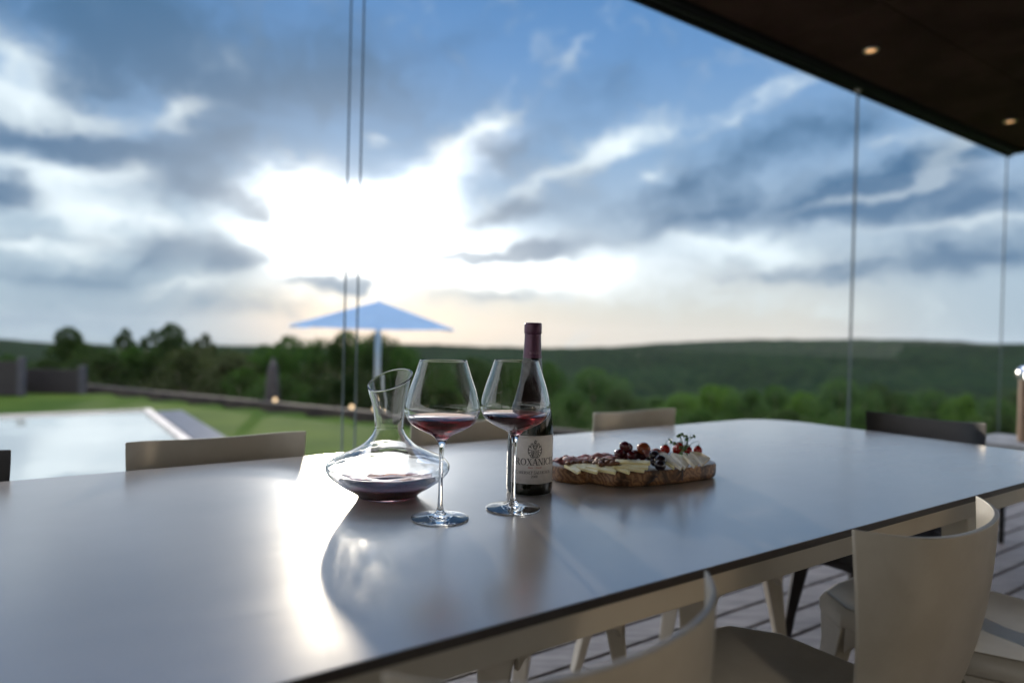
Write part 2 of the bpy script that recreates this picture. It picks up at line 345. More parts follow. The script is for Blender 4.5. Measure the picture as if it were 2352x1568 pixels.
n = t.new('ShaderNodeTexNoise', {'Vector': tc, 'Scale': .008, 'Detail': 4.0}); n2 = t.new('ShaderNodeTexVoronoi', {'Vector': tc, 'Scale': .11})
n3 = t.new('ShaderNodeTexNoise', {'Vector': tc, 'Scale': .10, 'Detail': 5.0})
c = t.mix(t.step(n.outputs[0], .38, .62), (.0015, .006, .005), (.004, .013, .008))
c = t.mix(t.step(n3.outputs[0], .35, .7), c, (.014, .027, .012)); t.l.new(c, b.inputs['Base Color'])
bp = t.new('ShaderNodeBump', {'Height': n2.outputs[0], 'Strength': 1.0, 'Distance': 4.0}); bp.invert = True; t.l.new(bp.outputs[0], b.inputs['Normal'])

# ------------------------------------------------------------------ mesh helpers
def link(name, me, m=None, parent=None, loc=None, rot=None, mats=None):
    o = bpy.data.objects.new(name, me); COL.objects.link(o)
    if parent is not None: o.parent = parent
    if loc is not None: o.location = loc
    if rot is not None: o.rotation_euler = rot
    for q in (mats or ([m] if m else [])): me.materials.append(MATS[q])
    return o
def obj(name, bm, m=None, parent=None, loc=None, rot=None, smooth=False, bevel=0.0, mats=None, angle=None, segs=2, norm=True):
    me = bpy.data.meshes.new(name)
    if norm: bmesh.ops.recalc_face_normals(bm, faces=bm.faces)
    bm.to_mesh(me); bm.free()
    o = link(name, me, m, parent, loc, rot, mats)
    if smooth: me.shade_smooth()
    if bevel:
        md = o.modifiers.new('bevel', 'BEVEL'); md.width = bevel; md.segments = segs; md.limit_method = 'ANGLE'; md.angle_limit = R(35)
        md.harden_normals = True; me.shade_smooth()
    return o
def thing(name, label, cat, loc=(0, 0, 0), rotz=0.0, group=None):
    o = bpy.data.objects.new(name, None); COL.objects.link(o); o.empty_display_size = .1
    o.location = loc; o.rotation_euler = (0, 0, rotz); return tag(o, label, cat, group)
def tag(o, label, cat, group=None):
    o['label'] = label; o['category'] = cat
    if group: o['group'] = group
    return o
def struct(o, kind='structure'): o['kind'] = kind; return o
def copy_tree(o, loc=None, rotz=None, label=None, scale=None):
    c = o.copy(); COL.objects.link(c)
    if loc is not None: c.location = loc
    if rotz is not None: c.rotation_euler = (0, 0, rotz)
    if scale is not None: c.scale = scale
    if label: c['label'] = label
    for ch in list(o.children):
        k = ch.copy(); COL.objects.link(k); k.parent = c
        for g in list(ch.children):
            q = g.copy(); COL.objects.link(q); q.parent = k
    return c
def box(bm, x0, y0, z0, x1, y1, z1, M=None):
    vs = [bm.verts.new((x, y, z)) for z in (z0, z1) for y in (y0, y1) for x in (x0, x1)]
    for f in ((0, 1, 3, 2), (4, 6, 7, 5), (0, 4, 5, 1), (2, 3, 7, 6), (0, 2, 6, 4), (1, 5, 7, 3)):
        bm.faces.new([vs[i] for i in f])
    if M is not None:
        for v in vs: v.co = M @ v.co
    return vs
def bx(*a): bm = bmesh.new(); box(bm, *a); return bm
def hexa(bm, lo, hi):                                 # tapered post: two quads of four points
    v = [bm.verts.new(p) for p in lo+hi]
    for f in ((3, 2, 1, 0), (4, 5, 6, 7), (0, 1, 5, 4), (1, 2, 6, 5), (2, 3, 7, 6), (3, 0, 4, 7)): bm.faces.new([v[i] for i in f])
def lathe(prof, n=64, cap0=True, cap1=True, bm=None, zf=None, cx=0, cy=0):
    bm = bm or bmesh.new(); rings = []
    for (r, z) in prof:
        if r < 1e-6: rings.append([bm.verts.new((cx, cy, z))]); continue
        rg = []
        for i in range(n):
            a = 2*PI*i/n; x, y = r*math.cos(a), r*math.sin(a)
            rg.append(bm.verts.new((cx+x, cy+y, zf(x, y, z) if zf else z)))
        rings.append(rg)
    for A, B in zip(rings, rings[1:]):
        if len(A) == 1 and len(B) == 1: continue
        for i in range(n):
            j = (i+1) % n
            if len(A) == 1: bm.faces.new((A[0], B[j], B[i]))
            elif len(B) == 1: bm.faces.new((A[i], A[j], B[0]))
            else: bm.faces.new((A[i], A[j], B[j], B[i]))
    if cap0 and len(rings[0]) > 1: bm.faces.new(list(reversed(rings[0])))
    if cap1 and len(rings[-1]) > 1: bm.faces.new(rings[-1])
    return bm
def smooth_profile(pts, k=6):                         # Catmull-Rom through (r, z) points
    out = []
    P = [pts[0]]+list(pts)+[pts[-1]]
    for i in range(1, len(P)-2):
        p0, p1, p2, p3 = P[i-1], P[i], P[i+1], P[i+2]
        for s in range(k):
            u = s/k
            out.append(tuple(.5*((2*p1[j])+(-p0[j]+p2[j])*u+(2*p0[j]-5*p1[j]+4*p2[j]-p3[j])*u*u+(-p0[j]+3*p1[j]-3*p2[j]+p3[j])*u**3) for j in (0, 1)))
    out.append(tuple(pts[-1])); return out
def prism(pts, z0, z1, bm=None):
    bm = bm or bmesh.new()
    a = [bm.verts.new((p[0], p[1], z0)) for p in pts]; b = [bm.verts.new((p[0], p[1], z1)) for p in pts]
    n = len(pts); bm.faces.new(list(reversed(a))); bm.faces.new(b)
    for i in range(n): bm.faces.new((a[i], a[(i+1) % n], b[(i+1) % n], b[i]))
    return bm
def tube(bm, pts, r, n=8, r1=None):
    pts = [Vector(p) for p in pts]; rings = []
    for i, p in enumerate(pts):
        d = (pts[min(i+1, len(pts)-1)]-pts[max(i-1, 0)]).normalized()
        u = d.orthogonal().normalized() if i == 0 else (u-d*u.dot(d)).normalized()
        w = d.cross(u); q = r if r1 is None else r+(r1-r)*i/(len(pts)-1)
        rings.append([bm.verts.new(p+(u*math.cos(2*PI*k/n)+w*math.sin(2*PI*k/n))*q) for k in range(n)])
    for A, B in zip(rings, rings[1:]):
        for i in range(n): bm.faces.new((A[i], A[(i+1) % n], B[(i+1) % n], B[i]))
    bm.faces.new(list(reversed(rings[0]))); bm.faces.new(rings[-1]); return bm
def blob_mesh(r=(1, 1, 1), sub=3, jit=0.0, seed=0):
    bm = bmesh.new(); bmesh.ops.create_icosphere(bm, subdivisions=sub, radius=1)
    for v in bm.verts:
        k = 1+jit*noise.noise(v.co*1.7+Vector((seed*3.1, 0, 0)))
        v.co = Vector((v.co.x*r[0], v.co.y*r[1], v.co.z*r[2]))*k
    return bm
def rounded(x0, y0, x1, y1, r, n=10):                 # rounded rectangle outline, ccw
    out = []
    for cx, cy_, a0 in ((x1-r, y0+r, -90), (x1-r, y1-r, 0), (x0+r, y1-r, 90), (x0+r, y0+r, 180)):
        for i in range(n+1):
            a = R(a0+90*i/n); out.append((cx+r*math.cos(a), cy_+r*math.sin(a)))
    return out

# ------------------------------------------------------------------ terrain, lawn, hill
def smst(a, b, x): t_ = max(0, min(1, (x-a)/(b-a))); return t_*t_*(3-2*t_)
def interp(tab, x):
    if x <= tab[0][0]: return tab[0][1]
    for (x0, y0), (x1, y1) in zip(tab, tab[1:]):
        if x <= x1: return y0+(y1-y0)*(x-x0)/(x1-x0)
    return tab[-1][1]
# skyline of the far ridge as elevation angles (radians) by bearing
RIDGE = []
for px, py in ((-600, 800), (-200, 775), (0, 777), (60, 781), (130, 787), (200, 790), (400, 792), (560, 793), (800, 795), (940, 790), (1010, 790), (1080, 794), (1260, 798), (1400, 796), (1500, 788), (1620, 782), (1750, 778), (1900, 778), (2080, 778), (2200, 781), (2260, 788), (2352, 789), (2600, 797), (3000, 812)):
    d = ray(px, py).normalized(); RIDGE.append((math.atan2(d.x, d.y), math.asin(d.z)))
LW0, LW1 = Vector((-9.6, 12.75)), Vector((12.0, 1.38))     # foot of the low wall that closes the lawn
LWD = (LW1-LW0).normalized(); LWN = Vector((-LWD.y, LWD.x))
def ground_z(x, y):
    s = (Vector((x, y))-LW0).dot(LWN)                 # distance beyond the low wall
    return -0.10 if s < 0 else -0.10-1.0*smst(0.05, .5, s)-0.07*max(0, s-1)
def terrain():
    bm = bmesh.new(); rs = [0.0]
    r = 2.0
    while r < 5200: rs.append(r); r *= 1.045 if r > 30 else 1.06
    na = 640; prev = None
    for r in rs:
        row = []
        for i in range(na):
            a = 2*PI*i/na
            x, y = r*math.sin(a), r*math.cos(a)
            aa = a if a < PI else a-2*PI
            rid = interp(RIDGE, aa) if abs(aa) < 1.4 else -.02
            near_ = ground_z(x, y) if r < 400 else 0
            near_ = max(near_, -45)
            D = 1100.0
            top = CAM_Z + math.tan(rid)*D
            far_ = -60 + (top+60)*(max(0, min(1, (r-420)/(D-420)))**.75)
            if r > D: far_ = top - (r-D)*.10
            w = smst(60, 420, r)
            z = near_*(1-w)+far_*w
            if r > 500: z += 3*noise.noise(Vector((x, y, 0))*.006)*smst(500, 800, r)*(1-smst(950, 1100, r)) + (1.6*noise.noise(Vector((x, y, 3))*.06))*smst(500, 700, r)
            row.append(bm.verts.new((x, y, z)))
            if r == 0: break
        if prev is not None:
            if len(prev) == 1:
                for i in range(na): bm.faces.new((prev[0], row[(i+1) % na], row[i]))
            else:
                for i in range(na):
                    j = (i+1) % na; bm.faces.new((prev[i], prev[j], row[j], row[i]))
        prev = row
    o = obj('hills', bm, None, smooth=True, mats=['lawn', 'hill_forest'])
    for p in o.data.polygons:
        c = p.center; p.material_index = 1 if (c.x*c.x+c.y*c.y) > 45**2 else 0
    struct(o)
terrain()

# deck of timber planks under table and chairs (one surface), planks along the table
def deck():
    bm = bmesh.new(); pitch, gap, th = .125, .015, .03
    b_ = -4.0; random.seed(3); i = 0
    while b_ < 2.62:
        a_ = -6.0+random.random()*2
        while a_ < 7.2:
            ln = 3.2
            a2 = min(a_+ln, 7.2)
            M = Matrix((( U.x, NV.x, 0, 0), (U.y, NV.y, 0, 0), (0, 0, 1, 0), (0, 0, 0, 1)))
            box(bm, a_, b_, -th, a2-.004, b_+pitch-gap, 0, M)
            a_ = a2
        b_ += pitch; i += 1
    o = obj('deck', bm, 'deck_timber', bevel=.002, segs=1); struct(o)
    bm = bmesh.new(); M = Matrix(((U.x, NV.x, 0, 0), (U.y, NV.y, 0, 0), (0, 0, 1, 0), (0, 0, 0, 1)))
    box(bm, -6, -4, -.09, 7.2, 2.62, -.05, M); struct(obj('deck_base', bm, 'deck_joist'))
deck()
MAB = Matrix(((U.x, NV.x, 0, 0), (U.y, NV.y, 0, 0), (0, 0, 1, 0), (0, 0, 0, 1)))
def abbox(name, m, a0, b0, z0, a1, b1, z1, parent=None, bevel=0.0):
    bm = bmesh.new(); box(bm, a0, b0, z0, a1, b1, z1)
    o = obj(name, bm, m, parent, bevel=bevel)
    if parent is None: o.rotation_euler = (0, 0, YAW)
    return o
# pool
pe = on_z(330, 939, 0.0); pa, pb = U.dot(pe), NV.dot(pe)
struct(abbox('pool_water', 'pool_water', -9, 3.25, -.2, pa, pb, -.03))
struct(abbox('pool_coping', 'pale_coping', pa, 3.25, -.2, pa+.08, pb+.05, .0))
struct(abbox('pool_far_coping', 'pale_coping', -9, pb, -.2, pa, pb+.05, -.005))
struct(abbox('slate_path', 'slate_strip', pa+.082, 3.255, -.2, pa+.36, pb-.4, .012))
struct(abbox('pool_near_coping', 'pale_coping', -9, 2.64, -.2, 7.2, 3.248, -.01))

# low wall closing the lawn
def lw(s0, s1, z0, z1, th, name, m, label, cat):
    bm = bmesh.new(); L = (LW1-LW0).length
    a = LW0+LWD*s0; c = LW0+LWD*s1; n = LWN*th
    z0 = -.2
    hexa(bm, [(a.x, a.y, z0), (c.x, c.y, z0), (c.x+n.x, c.y+n.y, z0), (a.x+n.x, a.y+n.y, z0)],
             [(a.x, a.y, z1), (c.x, c.y, z1), (c.x+n.x, c.y+n.y, z1), (a.x+n.x, a.y+n.y, z1)])
    return tag(obj(name, bm, m, bevel=.01), label, cat)
lw(2.6, 15.0, -.1, -.005, .16, 'garden_wall', 'dark_stone', 'long low dark wall closing the lawn in front of the trees', 'wall')

# ------------------------------------------------------------------ house: roof canopy, wall behind the camera, glass wall
RZ, RA = 2.752, 7.282
def roof():
    t = thing('roof_canopy', 'dark brown flat roof canopy overhanging the terrace', 'roof', (0, 0, 0), YAW)
    bm = bmesh.new(); x = -6.0
    while x < RA-.11:
        x2 = min(x+1.2, RA-.102)
        for k in range(11): box(bm, x+.003, -4.2+k*.604, RZ+.035, x2-.003, min(-4.2+(k+1)*.604-.006, 2.436), RZ+.0605)
        x += 1.2
    obj('soffit', bm, 'soffit_panel', t)
    bm = bmesh.new(); box(bm, -6, 2.44, RZ+.012, RA-.002, 2.578, RZ+.30); box(bm, RA-.10, -4.2, RZ+.012, RA, 2.439, RZ+.30)
    obj('fascia', bm, 'fascia_metal', t, bevel=.004)
    bm = bmesh.new(); tube(bm, [(-6, 2.475, RZ+.006), (RA-.12, 2.475, RZ+.006)], .020, 12)
    obj('blind_tube', bm, 'fascia_metal', t, smooth=True)
    bm = bmesh.new(); box(bm, -6, 2.52, RZ-.006, RA-.01, 2.556, RZ+.010); obj('glass_track', bm, 'fascia_metal', t)
    obj('roof_slab', bx(-6, -4.2, RZ+.062, RA-.102, 2.438, RZ+.28), 'soffit_panel', t)
    spots = [(4.104, 2.171), (6.246, 2.188), (1.96, 2.16), (4.1, .6), (6.25, .6), (1.96, .6), (-.2, 2.16)]
    for i, (a, b) in enumerate(spots):
        r = obj('spotlight', lathe([(.030, RZ+.028), (.040, RZ+.026), (.044, RZ+.035)], 24, cap0=False, cap1=False), 'lamp_trim', t, smooth=True)
        r.location = (a, b, 0)
        if i < 2:
            g = obj('bulb', lathe([(0, RZ+.030), (.0295, RZ+.031)], 20, cap1=False), 'lamp_glow', r, smooth=True)
    return t
roof()
h = thing('house_wall', 'rendered house wall behind the terrace', 'wall', (0, 0, 0), YAW)
obj('wall', bx(-6, -4.5, -.09, 7.2, -4.202, 3.1), 'render_wall', h)
for k in range(6):
    a = -5.9+k*2.17
    f = obj('window', bx(a, -4.199, .02, a+2.10, -4.17, 2.6), 'fascia_metal', h)
    obj('pane', bx(a+.05, -4.169, .07, a+2.05, -4.160, 2.55), 'solar_glass', f)

gw = thing('glass_wall', 'frameless sliding glass wall between the terrace and the garden', 'glass wall', (0, 0, 0), YAW)
JO = [(-2.6, .992), (1.034, 4.655), (4.675, 7.262)]
for i, (a0, a1) in enumerate(JO):
    b0 = 2.535 if i % 2 else 2.553
    p = obj('glass_panel', bx(a0+.008, b0, .012, a1-.008, b0+.010, RZ-.008), 'pane_glass', gw)
    for aa in (a0, a1-.003):
        obj('edge_seal', bx(aa, b0-.001, .012, aa+.003, b0+.011, RZ-.008), 'pane_edge', p)
bm = bmesh.new(); tube(bm, [(0, 0, -.02), (0, 0, .012)], .018, 20)
cl = obj('clamp', bm, 'lamp_trim', gw, loc=(4.562, 2.49, RZ-.004), smooth=True, bevel=.003)

# ------------------------------------------------------------------ table
TA0, TA1, TB0, TB1 = -1.0, 2.17, .540, 1.488
def table():
    t = thing('dining_table', 'long pale grey rounded dining table with cream metal frame', 'table', ab((TA0+TA1)/2, (TB0+TB1)/2), YAW)
    hx, hy = (TA1-TA0)/2, (TB1-TB0)/2
    o = obj('tabletop', prism(rounded(-hx, -hy, hx, hy, .17, 20), .7385, .75), None, t, mats=['table_laminate', 'table_edge'], bevel=.0015)
    for p in o.data.polygons: p.material_index = 0 if p.normal.z > .5 else 1
    bm = bmesh.new(); i = .045; w = .028
    oo = rounded(-hx+i, -hy+i, hx-i, hy-i, .14, 14); ii = rounded(-hx+i+w, -hy+i+w, hx-i-w, hy-i-w, .112, 14)
    a, b, c, d = ([bm.verts.new((q[0], q[1], z)) for q in P] for P, z in ((oo, .684), (oo, .738), (ii, .738), (ii, .684)))
    n = len(oo)
    for k in range(n):
        j = (k+1) % n
        bm.faces.new((a[k], a[j], b[j], b[k])); bm.faces.new((c[k], c[j], d[j], d[k])); bm.faces.new((d[k], d[j], a[j], a[k])); bm.faces.new((b[k], b[j], c[j], c[k]))
    obj('apron', bm, 'cream_metal', t, smooth=False, bevel=.002)
    bm = bmesh.new()
    for x in (-.9, 0, .9): box(bm, x-.02, -hy+i+w-.001, .70, x+.02, hy-i-w+.001, .7383)
    obj('cross_bar', bm, 'cream_metal', t)
    for sx in (-1, 1):
        for sy in (-1, 1):
            bm = bmesh.new(); cx, cy_ = sx*(hx-.50), sy*(hy-.12); e = .028; g = .020
            q = lambda c0, c1, e_, z: [(c0-e_, c1-e_, z), (c0+e_, c1-e_, z), (c0+e_, c1+e_, z), (c0-e_, c1+e_, z)]
            hexa(bm, q(cx+sx*.04, cy_+sy*.03, g, 0.002), q(cx, cy_, e, .686))
            obj('leg', bm, 'cream_metal', t, bevel=.004)
table()

# ------------------------------------------------------------------ chairs: moulded shells with a curved back and four tapered legs
def chair_protos(m, name, label):
    t = thing(name, label, 'chair', (0, 0, 0), 0)
    # local frame: +y faces the table. seat outline with cut corners
    S = [(-.155, .22), (-.075, .235), (.075, .235), (.155, .22), (.215, .135), (.215, -.10), (.165, -.205), (-.165, -.205), (-.215, -.10), (-.215, .135)]
    bm = bmesh.new()
    rings = []
    for k, z in ((1.0, .405), (1.0, .432), (.955, .449)):
        rings.append([bm.verts.new((x*k, y*k, z)) for x, y in S])
    n = len(S)
    inner = [bm.verts.new((x*.80, y*.78, .443)) for x, y in S]; rings.append(inner)
    inner2 = [bm.verts.new((x*.45, y*.42, .436)) for x, y in S]; rings.append(inner2)
    for A, B in zip(rings, rings[1:]):
        for i in range(n): bm.faces.new((A[i], A[(i+1) % n], B[(i+1) % n], B[i]))
    bm.faces.new(inner2)
    under = [bm.verts.new((x*.90, y*.90, .41)) for x, y in S]
    for i in range(n): bm.faces.new((rings[0][(i+1) % n], rings[0][i], under[i], under[(i+1) % n]))
    bm.faces.new(list(reversed(under)))
    obj('seat', bm, m, t, bevel=.004)
    # legs: the cut seat corner carries on down as a facet and tapers to the floor
    for sx in (-1, 1):
        for top, cx, cy_, fx, fy in (([(.148, .222), (.211, .134), (.166, .106), (.108, .176)], .165, .165, .205, .205),
                                     ([(.211, -.098), (.162, -.203), (.108, -.165), (.160, -.062)], .165, -.150, .200, -.250)):
            bm = bmesh.new(); secs = []
            for z, k, qx, qy in ((.002, .36, fx, fy), (.20, .48, fx*.97, fy*.96), (.345, .70, (fx+cx)/2, (fy+cy_)/2), (.4045, 1.0, None, None)):
                mx_ = sum(p[0] for p in top)/4; my_ = sum(p[1] for p in top)/4
                ox, oy = (qx-mx_, qy-my_) if qx is not None else (0, 0)
                if qx is not None: ox *= (1-z/.4045)**.6; oy *= (1-z/.4045)**.6
                sec = [((mx_+(x-mx_)*k+ox)*sx, my_+(y-my_)*k+oy, z) for x, y in top]
                secs.append([bm.verts.new(p) for p in sec])
            for A, B in zip(secs, secs[1:]):
                for i in range(4): bm.faces.new((A[i], A[(i+1) % 4], B[(i+1) % 4], B[i]))
            bm.faces.new(list(reversed(secs[0]))); bm.faces.new(secs[-1])
            obj('leg', bm, m, t, bevel=.005)
    # apron bands under the seat edge with arched ends
    bm = bmesh.new()
    for sx in (-1, 1):
        x0, x1 = sorted((sx*.208, sx*.186)); 
        pts = [(-.10, .4045), (.13, .4045), (.13, .345), (.112, .368), (.085, .378), (-.06, .378), (-.085, .368), (-.10, .345)]
        a = [bm.verts.new((x0, y, z)) for y, z in pts]; b = [bm.verts.new((x1, y, z)) for y, z in pts]
        bm.faces.new(list(reversed(a))); bm.faces.new(b)
        for i in range(len(pts)): bm.faces.new((a[i], a[(i+1) % len(pts)], b[(i+1) % len(pts)], b[i]))
    for sy, yy in ((1, .218), (-1, -.200)):
        y0, y1 = sorted((yy, yy-sy*.02))
        pts = [(-.145, .4045), (.145, .4045), (.145, .345), (.128, .368), (.10, .378), (-.10, .378), (-.128, .368), (-.145, .345)]
        a = [bm.verts.new((x, y0, z)) for x, z in pts]; b = [bm.verts.new((x, y1, z)) for x, z in pts]
        bm.faces.new(list(reversed(a))); bm.faces.new(b)
        for i in range(len(pts)): bm.faces.new((a[i], a[(i+1) % len(pts)], b[(i+1) % len(pts)], b[i]))
    obj('apron', bm, m, t, bevel=.004)
    # curved back shell
    bm = bmesh.new(); NS, NTT = 24, 16; TH = .0075
    def pt(s, v, side):
        z = .425+v*.372-.012*v**3*(1-s*s)
        hw = .146+.034*smst(0, 1, v)**.8
        wing = (.030*abs(s)**2+.036*abs(s)**5)*(.30+.70*v)
        y = -.195-.085*v-.02*math.sin(v*PI)+wing + side*TH*(1-.35*abs(s)**4)
        x = s*hw
        if abs(s) > .999 and side: pass
        return (x, y, z)
    f = [[bm.verts.new(pt(-1+2*i/NS, j/NTT, .5)) for i in range(NS+1)] for j in range(NTT+1)]
    g = [[bm.verts.new(pt(-1+2*i/NS, j/NTT, -.5)) for i in range(NS+1)] for j in range(NTT+1)]
    for j in range(NTT):
        for i in range(NS):
            bm.faces.new((f[j][i], f[j][i+1], f[j+1][i+1], f[j+1][i])); bm.faces.new((g[j][i+1], g[j][i], g[j+1][i], g[j+1][i+1]))
        bm.faces.new((f[j][0], f[j+1][0], g[j+1][0], g[j][0])); bm.faces.new((f[j+1][NS], f[j][NS], g[j][NS], g[j+1][NS]))
    for i in range(NS):
        bm.faces.new((f[NTT][i], f[NTT][i+1], g[NTT][i+1], g[NTT][i])); bm.faces.new((f[0][i+1], f[0][i], g[0][i], g[0][i+1]))
    obj('backrest', bm, m, t, bevel=.0025, segs=3)
    return t
def chair_at(proto, a, b, rz, label, first=False):
    loc = ab(a, b)
    if first: proto.location = loc; proto.rotation_euler = (0, 0, rz); proto['label'] = label; return proto
    return copy_tree(proto, loc, rz, label)
GRPC = 'moulded chairs round the dining table'
cp = chair_protos('cream_plastic', 'dining_chair', 'x'); cp['group'] = GRPC
NB = .662; FB = 1.325
chair_at(cp, 1.018, NB, YAW, 'cream chair seen from behind, its curved back in front of the table at lower right', True)
chair_at(cp, .366, NB-.012, YAW+.055, 'cream chair back nearest the camera, cut off by the bottom edge of the photo')
chair_at(cp, 1.665, NB, YAW, 'cream chair with only seat and front legs in view beyond the near curved chair back')
chair_at(cp, .33, FB, YAW+PI, 'cream chair across the table left of the decanter, sunlight patches on its back')
chair_at(cp, .955, FB, YAW+PI, 'cream chair across the table, its back behind the wine glasses')
chair_at(cp, 1.565, FB, YAW+PI, 'cream chair across the table beyond the cheese board')
bp_ = chair_protos('black_plastic', 'dining_chair', 'x'); bp_['group'] = GRPC
chair_at(bp_, TA1-.06, 1.03, YAW+PI/2, 'black chair at the right end of the table', True)
chair_at(bp_, -.212, FB, YAW+PI, 'dark chair across the table at the far left edge, beside the pool')

# ------------------------------------------------------------------ glassware
ZT = .7502
def wine_glass(loc, label):
    t = thing('wine_glass', label, 'wine glass', loc, 0, 'red wine glasses on the table')
    out = [(.0, .0004), (.036, .0), (.0422, .0006), (.0431, .0014), (.0425, .0022), (.034, .0034), (.020, .0050), (.010, .0078), (.0055, .0130), (.0040, .022), (.0036, .034)]
    foot = [out[0]]+smooth_profile(out[1:], 4)
    obj('foot', lathe(foot, 72, cap0=False, cap1=False), 'crystal', t, smooth=True, norm=False)
    stem = [(.0036, .034), (.0031, .06), (.0031, .085), (.0036, .100)]
    obj('stem', lathe(smooth_profile(stem, 5), 72, cap0=False, cap1=False), 'crystal', t, smooth=True, norm=False)
    o = [(.0036, .100), (.0048, .110), (.0085, .1185), (.0165, .1262), (.034, .1345), (.0480, .1440), (.0550, .1560), (.0566, .1640), (.0552, .1740), (.0500, .1930), (.0425, .2150), (.0352, .2372)]
    O = smooth_profile(o, 6); th = .0011
    I = []
    inner = [(.0344, .2372), (.0414, .2148), (.0489, .1928), (.0541, .1738), (.0555, .1640), (.0539, .1564), (.0470, .1449), (.0332, .1356), (.0160, .1278), (.0078, .1222), (.0040, .1206)]
    I = smooth_profile(inner, 6)
    prof = O+[(.0350, .2376), (.0346, .2376)]+I+[(0, .1202)]
    obj('bowl', lathe(prof, 96, cap0=False, cap1=False), 'crystal', t, smooth=True, norm=False)
    # wine overlaps the inner wall by a hair so that no air film shows
    zs = .1525
    w = [(0, .1201)]
    for r_, z_ in reversed(I):
        if z_ < zs: w.append((r_+.00012, z_-.00008))
    r_s = w[-1][0]+.0004
    w += [(r_s+.0002, zs-.0004), (r_s-.0006, zs), (0, zs-.0001)]
    obj('wine', lathe(w, 96, cap0=False, cap1=False), 'red_wine', t, smooth=True, norm=False)
    return t
g1 = wine_glass((-.102, 1.023, ZT), 'wine glass of red wine nearest the camera, in front of the decanter')
copy_tree(g1, (.008, 1.090, ZT), .9, 'wine glass of red wine in front of the bottle')

def decanter():
    t = thing('decanter', 'wide-bottomed glass decanter with slanted lip holding a little red wine', 'decanter', (-.205, 1.157, ZT), 0)
    o = [(.040, .0), (.0485, .0005), (.0515, .003), (.058, .0085), (.078, .021), (.0955, .034), (.1038, .0465), (.1015, .0560), (.090, .0650), (.0700, .0735), (.050, .0835), (.0385, .0925), (.0295, .1030), (.0248, .1140), (.0245, .122), (.0262, .1400), (.0295, .1650), (.0335, .1880), (.0375, .2100)]
    O = smooth_profile(o, 6)
    def offs(P, th):
        out = []
        for i, (r_, z_) in enumerate(P):
            a = P[max(i-1, 0)]; b = P[min(i+1, len(P)-1)]
            dx, dz = b[0]-a[0], b[1]-a[1]; L = math.hypot(dx, dz) or 1
            out.append((r_-dz/L*th, z_+dx/L*th))
        return out
    I = offs(O, .0021)
    I = [(r_, max(z_, .0045)) for r_, z_ in I if r_ < .1018]
    I[0] = (.030, .0045)
    Ir = list(reversed(I))
    prof = [(0, .0018), (.020, .0012)]+O+[(O[-1][0]-.0006, O[-1][1]+.0008), (O[-1][0]-.0016, O[-1][1]+.0008)]+Ir+[(0, .0075)]
    def zf(x, y, z):                                   # slanted lip: the upper neck is cut on a tilted plane
        k = smst(.135, .2108, z)
        return z + k*(-.0130 + .26*x*0.9 + .40*y)*1.0
    N_ = 192; bm = lathe(prof, N_, cap0=False, cap1=False, zf=zf)
    bm.verts.ensure_lookup_table()
    for v in bm.verts[1+N_:1+N_+len(O)*N_]:            # hand-blown outer wall: faint ripples
        c = v.co; d = Vector((c.x, c.y, 0)); d.normalize()
        k = .00034*noise.noise(Vector((c.x*38, c.y*38, c.z*90)))+.00011*noise.noise(Vector((c.x*95, c.y*95, c.z*230+5)))
        v.co = c+d*k*smst(.004, .02, c.z)*(1-.85*smst(.07, .11, c.z))
    obj('body', bm, 'crystal', t, smooth=True, norm=False)
    zs = .0255; w = [(0, .0074)]
    for r_, z_ in I:
        if z_ <= zs and r_ > .0: w.append((r_+.00015, z_-.0001))
    rs = w[-1][0]
    w += [(rs+.0016, zs-.0003), (rs+.0006, zs), (0, zs-.0001)]
    obj('wine', lathe(w, 128, cap0=False, cap1=False), 'decanter_wine', t, smooth=True, norm=False)
decanter()

# ------------------------------------------------------------------ lettering made of pen strokes (cap height 1)
TK, TN_ = .17, .065
def seg(x0, y0, x1, y1, w):
    dx, dy = x1-x0, y1-y0; L = math.hypot(dx, dy) or 1; nx, ny = -dy/L*w/2, dx/L*w/2
    return [[(x0+nx, y0+ny), (x0-nx, y0-ny), (x1-nx, y1-ny), (x1+nx, y1+ny)]]
def arc(cx, cy_, rx, ry, a0, a1, n=12, tk=TK, tn=TN_):
    out = []; pr = None
    for i in range(n+1):
        a = R(a0+(a1-a0)*i/n); w = tn+(tk-tn)*abs(math.cos(a))**1.5
        c, s = math.cos(a), math.sin(a)
        p = ((cx+(rx-w/2)*c, cy_+(ry-w/2)*s), (cx+(rx+w/2)*c, cy_+(ry+w/2)*s))
        if pr: out.append([pr[0], pr[1], p[1], p[0]])
        pr = p
    return out
def serif(x, y, w=.34): return seg(x-w/2, y, x+w/2, y, TN_)
t0, t1 = TN_/2, 1-TN_/2
